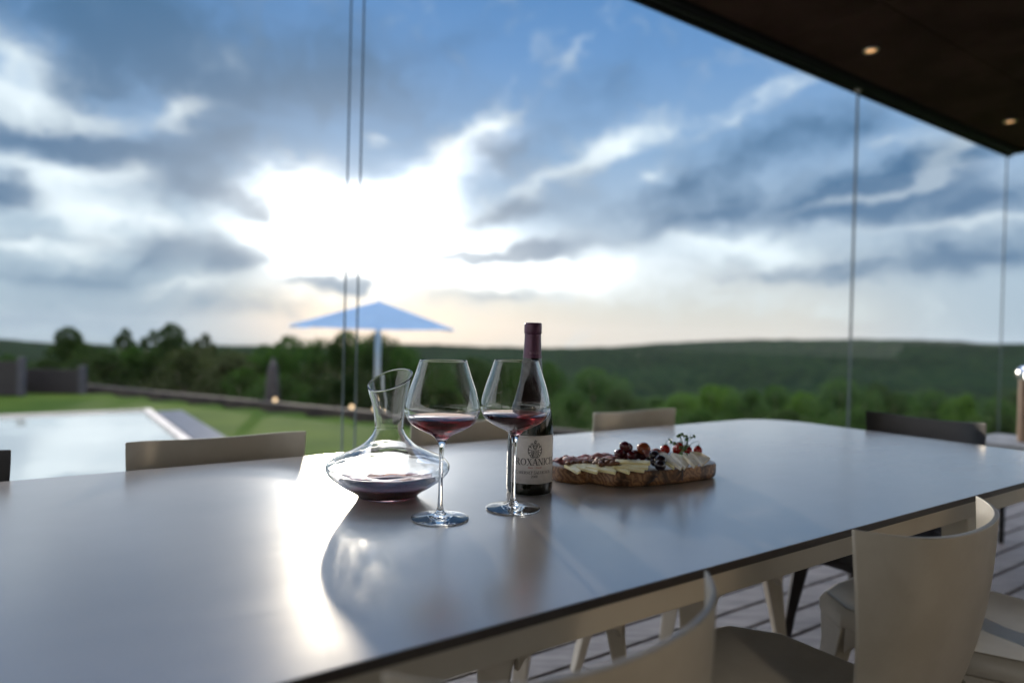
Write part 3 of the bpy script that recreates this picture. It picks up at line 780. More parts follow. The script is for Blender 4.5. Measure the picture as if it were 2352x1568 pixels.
GL = {
 'I': (.36, lambda: seg(.18, 0, .18, 1, TK)+serif(.18, t0)+serif(.18, t1)),
 'H': (.86, lambda: seg(.18, 0, .18, 1, TK)+seg(.68, 0, .68, 1, TK)+seg(.18, .52, .68, .52, TN_)+serif(.18, t0)+serif(.18, t1)+serif(.68, t0)+serif(.68, t1)),
 'N': (.86, lambda: seg(.15, 0, .15, 1, TN_)+seg(.70, 0, .70, 1, TN_)+seg(.13, .97, .70, .03, TK)+serif(.15, t0)+serif(.13, t1, .26)+serif(.70, t1)),
 'A': (.82, lambda: seg(.12, 0, .41, 1, TN_)+seg(.41, 1, .70, 0, TK)+seg(.22, .34, .60, .34, TN_)+serif(.12, t0, .26)+serif(.70, t0)),
 'X': (.82, lambda: seg(.16, 1, .66, 0, TK)+seg(.66, 1, .14, 0, TN_)+serif(.16, t1)+serif(.66, t0)+serif(.66, t1, .26)+serif(.14, t0, .26)),
 'O': (.90, lambda: arc(.44, .5, .35, .46, 0, 360, 24)),
 'C': (.80, lambda: arc(.44, .5, .35, .46, 45, 315, 18)+seg(.69, .68, .69, .95, TN_)+seg(.69, .05, .69, .30, TN_)),
 'G': (.88, lambda: arc(.44, .5, .35, .46, 45, 315, 18)+seg(.69, .68, .69, .95, TN_)+seg(.69, .08, .69, .42, TK*.8)+serif(.69, .42, .28)),
 'R': (.84, lambda: seg(.18, 0, .18, 1, TK)+arc(.36, .74, .24, .23, -90, 90, 10)+seg(.18, 1-TN_/2, .38, 1-TN_/2, TN_)+seg(.18, .51, .38, .51, TN_)+seg(.40, .50, .72, 0, TK)+serif(.18, t0)+serif(.74, t0, .22)),
 'B': (.76, lambda: seg(.18, 0, .18, 1, TK)+arc(.36, .75, .22, .22, -90, 90, 10)+arc(.36, .27, .26, .25, -90, 90, 10)+seg(.08, t1, .38, t1, TN_)+seg(.18, .52, .38, .52, TN_)+seg(.08, t0, .38, t0, TN_)),
 'E': (.70, lambda: seg(.18, 0, .18, 1, TK)+seg(.08, t1, .60, t1, TN_)+seg(.18, .52, .48, .52, TN_)+seg(.08, t0, .62, t0, TN_)+seg(.60, .78, .60, 1, TN_)+seg(.62, 0, .62, .24, TN_)+seg(.48, .42, .48, .62, TN_)),
 'T': (.74, lambda: seg(.36, 0, .36, 1, TK)+seg(.05, t1, .67, t1, TN_)+serif(.36, t0)+seg(.05, .76, .05, 1, TN_)+seg(.67, .76, .67, 1, TN_)),
 'S': (.60, lambda: arc(.30, .74, .19, .22, 20, 270, 12, .10, .09)+arc(.30, .27, .21, .23, 90, -160, 12, .10, .09)+seg(.28, .56, .36, .46, .15)+seg(.49, .72, .49, .95, TN_)+seg(.09, .05, .09, .28, TN_)),
 'U': (.84, lambda: seg(.18, .3, .18, 1, TK)+seg(.68, .3, .68, 1, TN_)+arc(.43, .32, .25, .29, 180, 360, 12)+serif(.18, t1)+serif(.68, t1, .26)),
 'V': (.80, lambda: seg(.14, 1, .40, 0, TK)+seg(.40, 0, .68, 1, TN_)+serif(.14, t1)+serif(.68, t1, .26)),
 '2': (.56, lambda: arc(.27, .74, .18, .22, 180, -30, 12, .13, .07)+seg(.43, .66, .08, .06, .10)+seg(.06, .05, .48, .05, .10)+seg(.48, .05, .48, .2, TN_)),
 '0': (.56, lambda: arc(.27, .5, .18, .46, 0, 360, 20, .13, .06)),
 '8': (.56, lambda: arc(.27, .75, .15, .20, 0, 360, 16, .11, .06)+arc(.27, .27, .18, .23, 0, 360, 16, .13, .06)),
 ' ': (.35, lambda: [])}
def text_polys(s, cap, width=None, first=1.0):
    out = []; x = 0
    for i, ch in enumerate(s):
        adv, fn = GL[ch]; k = first if (i == 0 or s[i-1] == ' ') else 1.0
        out += [[(x+px*k, py*k) for px, py in q] for q in fn()]; x += adv*k
    x -= .1; kx = (width/x) if width else cap
    return [[((px-x/2)*kx, py*cap) for px, py in q] for q in out]
def wrap(bm, polys, Rr, ang0, z0):                     # onto an upright cylinder, bearing ang0 from -y
    for q in polys:
        vs = []
        for x, y in q:
            a = ang0+x/Rr
            vs.append(bm.verts.new((Rr*math.sin(a), -Rr*math.cos(a), z0+y)))
        try: bm.faces.new(vs)
        except Exception: pass
def crest_polys():                                     # helmeted shield with scrolls, units of 1 = crest height
    P = []
    sh = [(-.20, .46), (.20, .46), (.21, .22), (.15, .08), (0, 0), (-.15, .08), (-.21, .22)]
    for a, b in zip(sh, sh[1:]+sh[:1]): P += seg(a[0], a[1], b[0], b[1], .035)
    P += seg(0, .02, 0, .46, .022)
    for x in (.05, .10, .15): P += seg(x, .10 if x < .12 else .16, x, .44, .026)
    P += seg(-.13, .10, -.13, .30, .05)+seg(-.07, .08, -.07, .30, .04)+seg(-.17, .31, -.03, .31, .035)+seg(-.16, .36, -.04, .36, .02)
    P += seg(-.17, .40, -.03, .40, .03)
    P += arc(0, .58, .10, .11, 0, 360, 16, .05, .04)+seg(-.06, .58, .06, .58, .03)+seg(-.05, .54, .05, .54, .02)
    P += seg(-.13, .70, .13, .70, .035)
    for x in (-.12, -.06, 0, .06, .12): P += seg(x, .70, x*1.25, .79, .025)+arc(x*1.25, .80, .018, .018, 0, 360, 6, .02, .02)
    P += seg(-.02, .80, -.05, .92, .05)+seg(.02, .80, .05, .90, .05)+seg(-.05, .92, 0, .99, .035)+seg(.05, .9, 0, .99, .03)+arc(.07, .93, .03, .03, 0, 300, 8, .02, .02)
    for s in (-1, 1):
        for cx, cy_, r_, a0, a1 in ((.20, .62, .08, -80, 200), (.30, .52, .09, -120, 170), (.33, .36, .08, -150, 140), (.28, .22, .08, -180, 110), (.20, .76, .05, -60, 220), (.22, .10, .06, 170, 420), (.12, .03, .05, 180, 400), (.34, .64, .04, 0, 300), (.39, .44, .035, 0, 300), (.37, .26, .035, 0, 300)):
            q = arc(cx, cy_, r_, r_, a0, a1, 10, .045, .03)
            P += [[(s*x, y) for x, y in poly] for poly in q]
    return P
def bottle():
    t = thing('wine_bottle', 'dark red wine bottle with purple capsule and white label', 'wine bottle', (.037, 1.217, ZT), R(1.0))
    body = [(0, .010), (.020, .006), (.034, .0012), (.0385, .0008), (.0402, .004), (.0408, .010), (.0408, .02), (.0408, .060), (.0408, .098), (.0404, .108), (.0392, .124), (.0372, .139), (.0340, .152), (.0300, .165), (.0258, .180), (.0222, .195), (.0193, .212), (.0170, .230), (.0155, .243), (.0140, .26), (.0130, .285), (.0, .286)]
    obj('glass_body', lathe(smooth_profile(body, 4)[:-4]+[(0, .286)], 80, cap0=False, cap1=False), 'bottle_glass', t, smooth=True)
    cap = [(.0169, .2375), (.01665, .240), (.0158, .252), (.0150, .268), (.01465, .2795), (.01465, .2800), (.0153, .2808), (.0157, .2830), (.0157, .2955), (.0152, .2982), (.0138, .3000), (.0, .3003)]
    c = obj('capsule', lathe(smooth_profile(cap, 3), 64, cap0=False, cap1=False), 'capsule_foil', t, smooth=True)
    bm = bmesh.new(); wrap(bm, text_polys('ROXANICH', .0040, .024), .01672, R(20), .2445); obj('capsule_lettering', bm, 'capsule_print', c)
    Rl = .04096; A = R(9)
    bm = bmesh.new(); n = 48; lo, hi = R(-54), R(73)
    g = [[bm.verts.new((Rl*math.sin(lo+(hi-lo)*i/n), -Rl*math.cos(lo+(hi-lo)*i/n), z)) for i in range(n+1)] for z in (.0210, .0985, .1045)]
    for a, b in zip(g, g[1:]):
        for i in range(n): bm.faces.new((a[i], a[i+1], b[i+1], b[i]))
    lab = obj('label', bm, 'label_paper', t, smooth=True)
    sd = lab.modifiers.new('thick', 'SOLIDIFY'); sd.thickness = .0001; sd.offset = -1
    Rt = Rl+.00012
    bm = bmesh.new()
    wrap(bm, text_polys('ROXANICH', .0118, .0750), Rt, R(12), .0535)
    wrap(bm, text_polys('CABERNET SAUVIGNON', .0052, .0665, 1.15), Rt, R(8), .0382)
    wrap(bm, text_polys('2008', .0046, .0112), Rt, R(8.7), .0318)
    obj('lettering', bm, 'label_ink', lab)
    bm = bmesh.new(); wrap(bm, [[(x*.030, y*.0305) for x, y in q] for q in crest_polys()], Rt, R(9.5), .0668); obj('crest', bm, 'label_ink', lab)
    bm = bmesh.new(); P = []
    def word(x0, x1, seed):
        random.seed(seed); x = x0; q = []
        P.extend(seg(x, 0, x+.0012, .0030, .0004)); x += .0012
        while x < x1:
            P.extend(seg(x, .0016, x+.0005, 0, .0004)); P.extend(seg(x+.0005, 0, x+.0011, .0016, .0003)); x += .0011
            if random.random() < .25: P.extend(seg(x-.0004, 0, x+.0003, .003, .0004))
    word(-.0120, -.0032, 1); P.extend(seg(-.0006, .001, .0006, .001, .0005)); word(.0026, .0118, 5)
    wrap(bm, P, Rt, R(9.5), .0484); obj('script', bm, 'label_red_ink', lab)
bottle()

# ------------------------------------------------------------------ cheese board and what lies on it
def cpx(cx, cy_): return (2100+cx/2.767)/1.7415, (1700+cy_/2.767)/1.7415
def bp(cx, cy_, z): return on_z(*cpx(cx, cy_), z)
BT = .7792                                             # top of the board
BO = Vector((.251, 1.358, 0)); E1 = Vector((.94, .342, 0)); E2 = Vector((-.342, .94, 0))
BROT = math.atan2(.342, .94)
def board():
    t = thing('cheese_board', 'thick olive wood serving board with wavy edge on the table', 'cutting board', (BO.x, BO.y, ZT), BROT)
    key = [(-.172, .035), (-.176, .005), (-.160, -.022), (-.136, -.030), (-.119, -.026), (-.110, -.042), (-.092, -.066), (-.060, -.079), (-.015, -.082), (.04, -.078), (.10, -.066), (.148, -.052), (.166, -.035), (.176, .0), (.182, .04), (.176, .078), (.150, .098), (.10, .103), (.03, .096), (-.05, .090), (-.12, .080), (-.158, .060)]
    n = len(key); pts = []
    for i in range(n):
        p0, p1, p2, p3 = key[i-1], key[i], key[(i+1) % n], key[(i+2) % n]
        for s in range(5):
            u = s/5; pts.append(tuple(.5*((2*p1[j])+(-p0[j]+p2[j])*u+(2*p0[j]-5*p1[j]+4*p2[j]-p3[j])*u*u+(-p0[j]+3*p1[j]-3*p2[j]+p3[j])*u**3) for j in (0, 1)))
    bm = bmesh.new(); H = BT-ZT; rings = []
    for k, z in ((.955, .0004), (.985, .003), (1.0, .010), (1.0, H-.003), (.992, H-.0008), (.975, H)):
        rings.append([bm.verts.new((x*k, (y-.01)*k+.01+.0015*noise.noise(Vector((x*30, y*30, z*60))), z)) for x, y in pts])
    N_ = len(pts)
    for A, B in zip(rings, rings[1:]):
        for i in range(N_): bm.faces.new((A[i], A[(i+1) % N_], B[(i+1) % N_], B[i]))
    ft = bm.faces.new(rings[-1]); bm.faces.new(list(reversed(rings[0])))
    ft.material_index = 1
    obj('board', bm, None, t, smooth=False, mats=['olive_wood', 'board_top'])
    # the split and the knot on the front edge
    bm = bmesh.new(); tube(bm, [(.058, -.0772, .0275), (.0583, -.0780, .018), (.0580, -.0778, .006)], .0013, 6); obj('split', bm, 'label_ink', t)
    bm = bmesh.new(); tube(bm, [(.000, -.0830, .019), (-.008, -.0838, .017), (-.011, -.0838, .011), (-.022, -.0840, .007)], .0016, 6, .0008); obj('knot', bm, 'label_ink', t)
board()
def slab(name, m, P, th, label, cat, group, rind=None, bend=0.0):
    """a slice: outline P (world points on its upper face) pushed down along its normal"""
    P = [Vector(p) for p in P]
    nrm = (P[1]-P[0]).cross(P[2]-P[0]).normalized()
    if nrm.z < 0: nrm = -nrm
    c = sum(P, Vector())/len(P)
    bm = bmesh.new()
    # subdivide the outline a little so the faces can carry unevenness
    Q = []
    for a, b in zip(P, P[1:]+P[:1]):
        for k in range(4): Q.append(a.lerp(b, k/4))
    def lift(p, s):
        d = (p-c).length; return p+nrm*(.0009*noise.noise(p*120+Vector((s, s, s)))+bend*d*d*30)
    T = [bm.verts.new(lift(p, 0)-c) for p in Q]; B = [bm.verts.new(lift(p, 4)-nrm*th-c) for p in Q]
    n = len(Q)
    m1 = [bm.verts.new(lift(c.lerp(p, .5), 0)-c) for p in Q]
    cc = bm.verts.new(lift(c, 0)-c); cb = bm.verts.new(lift(c, 4)-nrm*th-c)
    for i in range(n):
        j = (i+1) % n
        bm.faces.new((T[i], T[j], m1[j], m1[i])); bm.faces.new((m1[i], m1[j], cc)); bm.faces.new((B[j], B[i], cb))
        f = bm.faces.new((T[j], T[i], B[i], B[j]))
        if rind is not None and i//4 == rind: f.material_index = 1
    o = obj(name, bm, None, loc=c, mats=[m, 'cheese_rind'], bevel=.0006, segs=1)
    return tag(o, label, cat, group)
YG = 'yellow cheese slices fanned along the front of the board'
z0 = BT+.0052
ys = [([(430, 437), (520, 430), (620, 500), (582, 520)], 'leftmost yellow cheese slice of the front fan'),
      ([(478, 432), (660, 418), (850, 425), (797, 520)], 'wide yellow cheese slice second from the left end'),
      ([(665, 455), (830, 415), (1010, 495), (1000, 522)], 'yellow cheese slice third from the left end of the fan'),
      ([(850, 432), (1000, 425), (1165, 505), (1155, 520)], 'yellow cheese slice right of the middle of the front fan'),
      ([(985, 455), (1110, 435), (1325, 490), (1318, 503)], 'long low yellow cheese slice at the right end of the fan')]
for i, (P, lb) in enumerate(ys):
    zz = z0+.0012*i
    slab('cheese_slice', 'yellow_cheese', [bp(P[0][0], P[0][1], zz+.001), bp(P[3][0], P[3][1], z0+.0004), bp(P[2][0], P[2][1], z0+.001), bp(P[1][0], P[1][1], zz+.003)], .0046, lb, 'cheese slice', YG)
slab('cheese_slice', 'yellow_cheese', [bp(1050, 452, BT+.0105), bp(1362, 470, BT+.0095), bp(1365, 445, BT+.0115), bp(1080, 425, BT+.0125)], .0046, 'middle slice of the yellow cheese stack below the dark grapes', 'cheese slice', YG)
slab('cheese_slice', 'yellow_cheese', [bp(985, 405, BT+.0155), bp(1385, 418, BT+.0150), bp(1388, 392, BT+.0165), bp(1010, 375, BT+.0170)], .0050, 'topmost yellow cheese slice of the stack under the dark grapes', 'cheese slice', YG)
slab('cheese_slice', 'yellow_cheese', [bp(1540, 395, BT+.012), bp(1655, 470, BT+.0062), bp(1675, 430, BT+.0075), bp(1560, 368, BT+.014)], .005, 'small yellow cheese piece under the leftmost white cheese wedge', 'cheese slice', YG)
WG = 'white cheese wedges leaning at the right of the board'
for i, (P, lb) in enumerate([
        ([(1488, 300), (1735, 472), (1752, 455), (1560, 302)], 'leftmost white cheese wedge, long and thin'),
        ([(1622, 300), (1782, 468), (1815, 430), (1745, 330)], 'white cheese wedge second from the left'),
        ([(1735, 300), (1885, 452), (1925, 425), (1830, 315)], 'white cheese wedge third from the left'),
        ([(1835, 285), (1975, 432), (2055, 362), (1950, 300)], 'broad white cheese wedge at the right end of the board')]):
    zz = BT+.026
    slab('cheese_wedge', 'white_cheese', [bp(*P[0], zz), bp(*P[1], BT+.0075), bp(*P[2], BT+.0085), bp(*P[3], zz-.003)], .0065, lb, 'cheese wedge', WG, rind=1)
slab('cheese_wedge', 'white_cheese', [bp(1500, 330, BT+.020), bp(1590, 420, BT+.009), bp(1640, 415, BT+.010), bp(1580, 335, BT+.022)], .006, 'short white cheese wedge tucked behind the dark olives', 'cheese wedge', WG)

def ball(name, m, cx, cy_, rpx, z, label, cat, group, sq=1.0, tilt=0.0, stalk=None, seed=0):
    """round fruit resting at height z (its centre); rpx is its radius in the close-up"""
    c = bp(cx, cy_, z); r = rpx/2.767/1.7415*c.y/F_PX
    o = obj(name, blob_mesh((r*sq, r, r), 3, .05, seed), m, loc=c, rot=(0, tilt, BROT), smooth=True)
    tag(o, label, cat, group)
    return o, c, r
GG = 'dark red grapes heaped in the middle of the board'
for k, (cx, cy_, r, dz, lb) in enumerate([
        (1103, 232, 56, .040, 'small dark grape at the top back of the grape heap'),
        (1138, 248, 54, .034, 'dark red grape on top of the heap, in front of another'),
        (1045, 318, 56, .018, 'dark red grape at the left end of the heap'),
        (1098, 330, 62, .014, 'large dark red grape at the front left of the heap'),
        (1215, 328, 58, .015, 'dark red grape at the front right of the heap'),
        (1300, 340, 52, .013, 'dark red grape under the large amber grape'),
        (1180, 335, 50, .020, 'dark red grape hidden behind the two front grapes')]):
    ball('grape', 'grape_skin', cx, cy_, r, BT+dz, lb, 'grape', GG, 1.08, .2, seed=k)
ball('grape', 'amber_grape', 1312, 255, 66, BT+.030, 'large amber red grape lit through by the sun', 'grape', GG, 1.22, .1, seed=11)
OG = 'black olives in front of the white cheese'
for k, (cx, cy_, r, dz, lb) in enumerate([
        (1432, 335, 54, .024, 'black olive topmost of the little olive heap'),
        (1372, 352, 40, .014, 'black olive at the left of the olive heap'),
        (1500, 392, 62, .017, 'large black olive at the right of the olive heap'),
        (1495, 445, 58, .010, 'black olive at the very front of the olive heap'),
        (1430, 410, 44, .010, 'black olive at the lower left of the olive heap')]):
    ball('olive', 'black_olive', cx, cy_, r, BT+dz, lb, 'olive', OG, 1.15, .5, seed=k+20)
TG = 'small red tomatoes behind the white cheese'
for k, (cx, cy_, r, dz, lb) in enumerate([
        (1552, 268, 54, .026, 'cherry tomato at the left, alone behind the leftmost white wedge'),
        (1680, 270, 50, .024, 'cherry tomato left of the green herb sprig'),
        (1710, 232, 44, .034, 'cherry tomato on top, just left of the herb sprig'),
        (1800, 272, 48, .026, 'cherry tomato half hidden behind the herb sprig'),
        (1912, 275, 48, .026, 'rightmost cherry tomato above the broad white wedge')]):
    o, c, r = ball('tomato', 'tomato_skin', cx, cy_, r, BT+dz, lb, 'tomato', TG, 1.0, 0, seed=k+40)
    bm = bmesh.new()
    for j in range(5):
        a = 2*PI*j/5+k; d = Vector((math.cos(a), math.sin(a), 0))
        tube(bm, [Vector((0, 0, r*.96)), d*r*.35+Vector((0, 0, r*1.02)), d*r*.72+Vector((0, 0, r*.98))], .0009, 5, .0003)
    tube(bm, [Vector((0, 0, r*.96)), Vector((.001, 0, r*1.25)), Vector((.004*(-1)**k, .001, r*1.75))], .0009, 5, .0007)
    obj('tomato_stem', bm, 'stem_green', o)
def herb():
    c = bp(1765, 240, BT+.040)
    t = thing('herb_sprig', 'green herb sprig standing between the tomatoes', 'herb', c, 0)
    random.seed(5); sb = bmesh.new(); lb = bmesh.new()
    for k in range(9):
        a = random.uniform(-.3, PI+.3); L = random.uniform(.012, .030)
        d = Vector((math.cos(a), random.uniform(-.5, .5), abs(math.sin(a))*.75+.15)).normalized()
        tip = d*L+Vector((0, 0, .002)); mid = d*L*.5+Vector((random.uniform(-.002, .002), 0, .003))
        tube(sb, [Vector((0, 0, -.008)), mid, tip], .0006, 5, .0004)
        if k in (2, 5, 7): continue
        for j in range(3):
            q = mid.lerp(tip, random.random()) if k < 4 else tip
            for s in range(3):
                e = Vector((random.uniform(-1, 1), random.uniform(-1, 1), random.uniform(-.6, 1))).normalized()
                f = e.orthogonal().normalized(); w = .0026
                vs = [lb.verts.new(q), lb.verts.new(q+e*.003+f*w), lb.verts.new(q+e*.007), lb.verts.new(q+e*.003-f*w)]; lb.faces.new(vs)
    for k in range(26):                                # a dense curl of leaf at the centre
        q = Vector((random.gauss(-.004, .004), random.gauss(0, .003), random.gauss(-.002, .005)))
        e = Vector((random.uniform(-1, 1), random.uniform(-1, 1), random.uniform(-1, 1))).normalized(); f = e.orthogonal().normalized()
        vs = [lb.verts.new(q), lb.verts.new(q+e*.003+f*.003), lb.verts.new(q+e*.008), lb.verts.new(q+e*.003-f*.003)]; lb.faces.new(vs)
    obj('stalk', sb, 'stem_green', t, norm=False); obj('leaves', lb, 'herb_green', t, norm=False)
herb()
HG = 'folded ham slices at the back left of the board'
for k, (cx, cy_, w, d, z, sd, lb) in enumerate([
        (440, 392, .050, .034, .007, 1, 'dark folded ham slice at the left tip of the board'),
        (560, 378, .050, .036, .012, 2, 'amber edged ham slice glowing in the sun'),
        (690, 372, .056, .036, .011, 3, 'orange lit ham slice behind the yellow cheese'),
        (860, 362, .052, .034, .012, 4, 'purple ham slice left of the grapes'),
        (960, 345, .050, .030, .013, 5, 'purple ham slice half under the leftmost grapes'),
        (1420, 300, .046, .026, .024, 6, 'purple ham slice between amber grape and tomato')]):
    c = bp(cx, cy_, BT+z); bm = bmesh.new(); NX, NY = 22, 14
    gr = []
    for j in range(NY+1):
        row = []
        for i in range(NX+1):
            u = (i/NX-.5); v = (j/NY-.5); rr = 1-.35*max(0, (abs(u)+abs(v))-.62)
            x = u*w*rr; y = v*d*rr
            zz = .0026*math.sin(u*9+sd*1.7+v*3)+.002*noise.noise(Vector((u*4+sd*7, v*4, 0)))+.002*math.sin(v*8+sd)
            row.append(bm.verts.new((x, y, zz)))
        gr.append(row)
    for j in range(NY):
        for i in range(NX): bm.faces.new((gr[j][i], gr[j][i+1], gr[j+1][i+1], gr[j+1][i]))
    o = obj('ham_slice', bm, 'cured_ham', loc=c, rot=(.12, 0, BROT+.3*math.sin(sd*2.3)), smooth=True)
    md = o.modifiers.new('thick', 'SOLIDIFY'); md.thickness = .0014
    tag(o, lb, 'ham slice', HG)
random.seed(12)
am = blob_mesh((.0105, .0062, .0042), 2, .12); me_a = None
AG = 'brown almonds heaped between ham and cheese'
al = []
spots = [(760, 400), (800, 392), (845, 385), (880, 380), (930, 395), (985, 398), (820, 412), (870, 405), (905, 415), (950, 425), (1000, 425), (1035, 415), (780, 420), (840, 425), (900, 440), (960, 445), (1010, 440), (560, 412), (520, 418), (480, 424), (600, 415), (660, 412), (700, 415)]
for k, (cx, cy_) in enumerate(spots):
    c = bp(cx, cy_, BT+(.0125 if 790 < cx < 1030 and cy_ < 430 else .0085))
    if k == 0:
        a0 = obj('almond', am, 'almond_skin', loc=c, smooth=True); o = a0
        tag(o, 'brown almond in the scatter between ham slices and yellow cheese', 'almond', AG)
    else:
        o = a0.copy(); COL.objects.link(o); o.location = c
    o.rotation_euler = (random.uniform(-.5, .5), random.uniform(-.5, .5), random.uniform(0, PI))

# ------------------------------------------------------------------ lantern on its side table beyond the right end
lp = at_y(2374, 940, 3.3)
def side_table():
    t = thing('side_table', 'low grey side table under the wooden lantern at the right edge', 'side table', (lp.x-.02, lp.y, 0), YAW)
    ztop = .565
    obj('tabletop', prism(rounded(-.20, -.2, .25, .22, .05), ztop-.02, ztop), 'grey_stone', t, bevel=.003)
    for sx in (-.15, .2):
        for sy in (-.15, .17):
            bm = bmesh.new(); tube(bm, [(sx, sy, .001), (sx, sy, ztop-.021)], .014, 10); obj('leg', bm, 'fascia_metal', t, smooth=False)
    return ztop
zt_ = side_table()
def lantern():
    t = thing('lantern', 'round wooden lantern with domed metal cap at the right edge', 'lantern', (lp.x, lp.y, zt_+.0005), 0)
    H = .30
    obj('post', lathe([(.060, 0), (.062, .01), (.062, H), (.0, H+.001)], 40), 'weathered_wood', t, smooth=False, bevel=.003)
    obj('cap', lathe([(.072, H+.002), (.074, H+.006), (.074, H+.040), (.066, H+.058), (.045, H+.070), (.0, H+.076)], 40), 'brushed_steel', t, smooth=True)
    bm = bmesh.new()
    for i in range(3):
        for j in range(2):
            a = R(205+i*9); 
            for q in [[(-.0045, -.006), (.0045, -.006), (.0045, .006), (-.0045, .006)]]:
                vs = []
                for x, z in q:
                    aa = a+x/.075; vs.append(bm.verts.new((.0752*math.cos(aa), .0752*math.sin(aa), H+.014+j*.015+z)))
                bm.faces.new(vs)
    obj('lamp_window', bm, 'lantern_glow', t)
lantern()

# ------------------------------------------------------------------ garden: screens, parasols, glowing globes for sun glints
def gz(x, y): return ground_z(x, y)
def screen(pl, pr, Y, ztop, label):
    a = at_y(pl, 850, Y); b = at_y(pr, 850, Y)
    t = thing('garden_screen', label, 'fence', (a.x, Y, -.1), 0)
    w = b.x-a.x; H = ztop+.1
    bm = bmesh.new(); n = max(3, int(H/.1)); 
    for i in range(n): box(bm, 0, 0, .02+i*(H-.02)/n, w-.05, .022, .02+(i+1)*(H-.02)/n-.012)
    box(bm, .01, .023, .0, w-.06, .03, H-.02)
    obj('board_panel', bm, 'dark_boards', t)
    obj('post', bx(w-.05, -.02, 0, w+.04, .07, H+.05), 'blue_grey_post', t, bevel=.005)
screen(-260, 48, 10.4, .44, 'taller dark board fence with grey post at the left edge of the lawn')
screen(54, 188, 10.9, .30, 'lower dark board fence between the tall fence and the trees')
def parasol():
    c = at_y(869, 752, 12.0); zg = gz(c.x, c.y)
    t = thing('parasol', 'open blue square parasol on a pale pole in the garden', 'parasol', (c.x, c.y, zg), R(7))
    ze = 1.075-zg; za = 1.55-zg; hw = 1.29; bm = bmesh.new(); N_ = 8
    ap = bm.verts.new((0, 0, za)); cor = [(-hw, -hw), (hw, -hw), (hw, hw), (-hw, hw)]
    prev = None; rings = []
    for k in range(1, N_+1):
        f = k/N_; row = []
        for s in range(4):
            x0, y0 = cor[s]; x1, y1 = cor[(s+1) % 4]
            for j in range(6):
                u = j/6; sag = .05*math.sin(u*PI)*f
                row.append(bm.verts.new(((x0+(x1-x0)*u)*f, (y0+(y1-y0)*u)*f, za-(za-ze)*(f**1.02)-sag*.6)))
        rings.append(row)
    for i in range(24): bm.faces.new((ap, rings[0][i], rings[0][(i+1) % 24]))
    for A, B in zip(rings, rings[1:]):
        for i in range(24): bm.faces.new((A[i], B[i], B[(i+1) % 24], A[(i+1) % 24]))
    o = obj('canopy', bm, 'canopy_cloth', t); md = o.modifiers.new('th', 'SOLIDIFY'); md.thickness = .004
    bm = bmesh.new(); tube(bm, [(0, 0, .05), (0, 0, za+.03)], .045, 14); obj('pole', bm, 'white_metal', t, smooth=True)
    for s in range(4):
        bm = bmesh.new(); x, y = cor[s]; tube(bm, [(0, 0, za-.06), (x*.97, y*.97, ze-.03)], .012, 6); obj('rib', bm, 'white_metal', t)
    obj('base', bx(-.35, -.35, 0, .35, .35, .06), 'grey_stone', t, bevel=.01)
parasol()
def closed_parasol():
    c = at_y(627, 850, 10.6); zg = gz(c.x, c.y)
    t = thing('closed_parasol', 'closed dark parasol standing behind the low garden wall', 'parasol', (c.x, c.y, zg), 0)
    top = at_y(627, 826, 10.6).z-zg
    obj('folded_canopy', lathe([(.10, .55), (.13, .62), (.12, 1.0), (.075, top-.12), (.02, top)], 16), 'dark_boards', t, smooth=True)
    bm = bmesh.new(); tube(bm, [(0, 0, 0), (0, 0, top+.03)], .022, 10); obj('pole', bm, 'blue_grey_post', t)
closed_parasol()
GL_ = 'small globes glowing as sun glints along the low garden wall'
def glint_globe(px, py, Y, label, first=None, size=.028):  # no lamp: a steel knob's sun glint, made as a glowing globe
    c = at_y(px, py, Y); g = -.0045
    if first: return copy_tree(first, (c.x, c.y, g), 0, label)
    t = thing('glint_globe', label, 'glint globe', (c.x, c.y, g), 0, GL_)
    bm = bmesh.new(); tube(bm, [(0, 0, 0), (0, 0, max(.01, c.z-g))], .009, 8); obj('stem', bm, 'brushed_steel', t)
    bm = blob_mesh((size, size, size), 2); o = obj('globe', bm, 'glint_glow', t, smooth=True); o.location = (0, 0, max(.02, c.z-g))
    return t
def wall_pt(px):                                       # where a bearing meets the crest of the low wall
    d = ray(px, 900); d2 = Vector((d.x, d.y)); n = LWN; k = (LW0+n*.09).dot(n)/d2.dot(n); return d2.y*k
gl0 = glint_globe(808, 934, wall_pt(808), 'bright globe glowing as a sun glint between the two glass joints')
glint_globe(632, 915, wall_pt(632), 'globe glowing as a sun glint below the closed dark parasol', gl0)
glint_globe(861, 940, wall_pt(861), 'dim globe glowing as a sun glint just left of the decanter neck', gl0)
# pale stone slab in the lawn beyond the far chair
c = at_y(1320, 978, 6.2)
o = obj('stone_bench', bx(-.45, -.16, 0, .45, .16, .16), 'pale_coping', loc=(c.x, c.y, -.1), rot=(0, 0, -.45), bevel=.01)
tag(o, 'low pale stone bench behind the bottle and far chair', 'bench')

# ------------------------------------------------------------------ trees
def crown_mesh(seed, n, lobes, leaf, squash=1.0, hollow=.55):
    random.seed(seed); verts = []; faces = []
    for k in range(n):
        lx, ly, lz, lr = random.choice(lobes)
        d = Vector((random.gauss(0, 1), random.gauss(0, 1), random.gauss(0, 1))).normalized()
        rr = lr*(hollow+(1-hollow)*random.random()**.5)*(1+.22*noise.noise(d*2.5+Vector((seed, lx, lz))))
        p = Vector((lx, ly, lz))+Vector((d.x, d.y, d.z*squash))*rr
        e = Vector((random.gauss(0, 1), random.gauss(0, 1), random.gauss(0, 1))).normalized(); f = e.orthogonal().normalized()
        s = leaf*random.uniform(.6, 1.3); i = len(verts)
        verts += [p-e*s, p+f*s*.5, p+e*s, p-f*s*.5]; faces.append((i, i+1, i+2, i+3))
    me = bpy.data.meshes.new('crown'); me.from_pydata([tuple(v) for v in verts], [], faces); return me
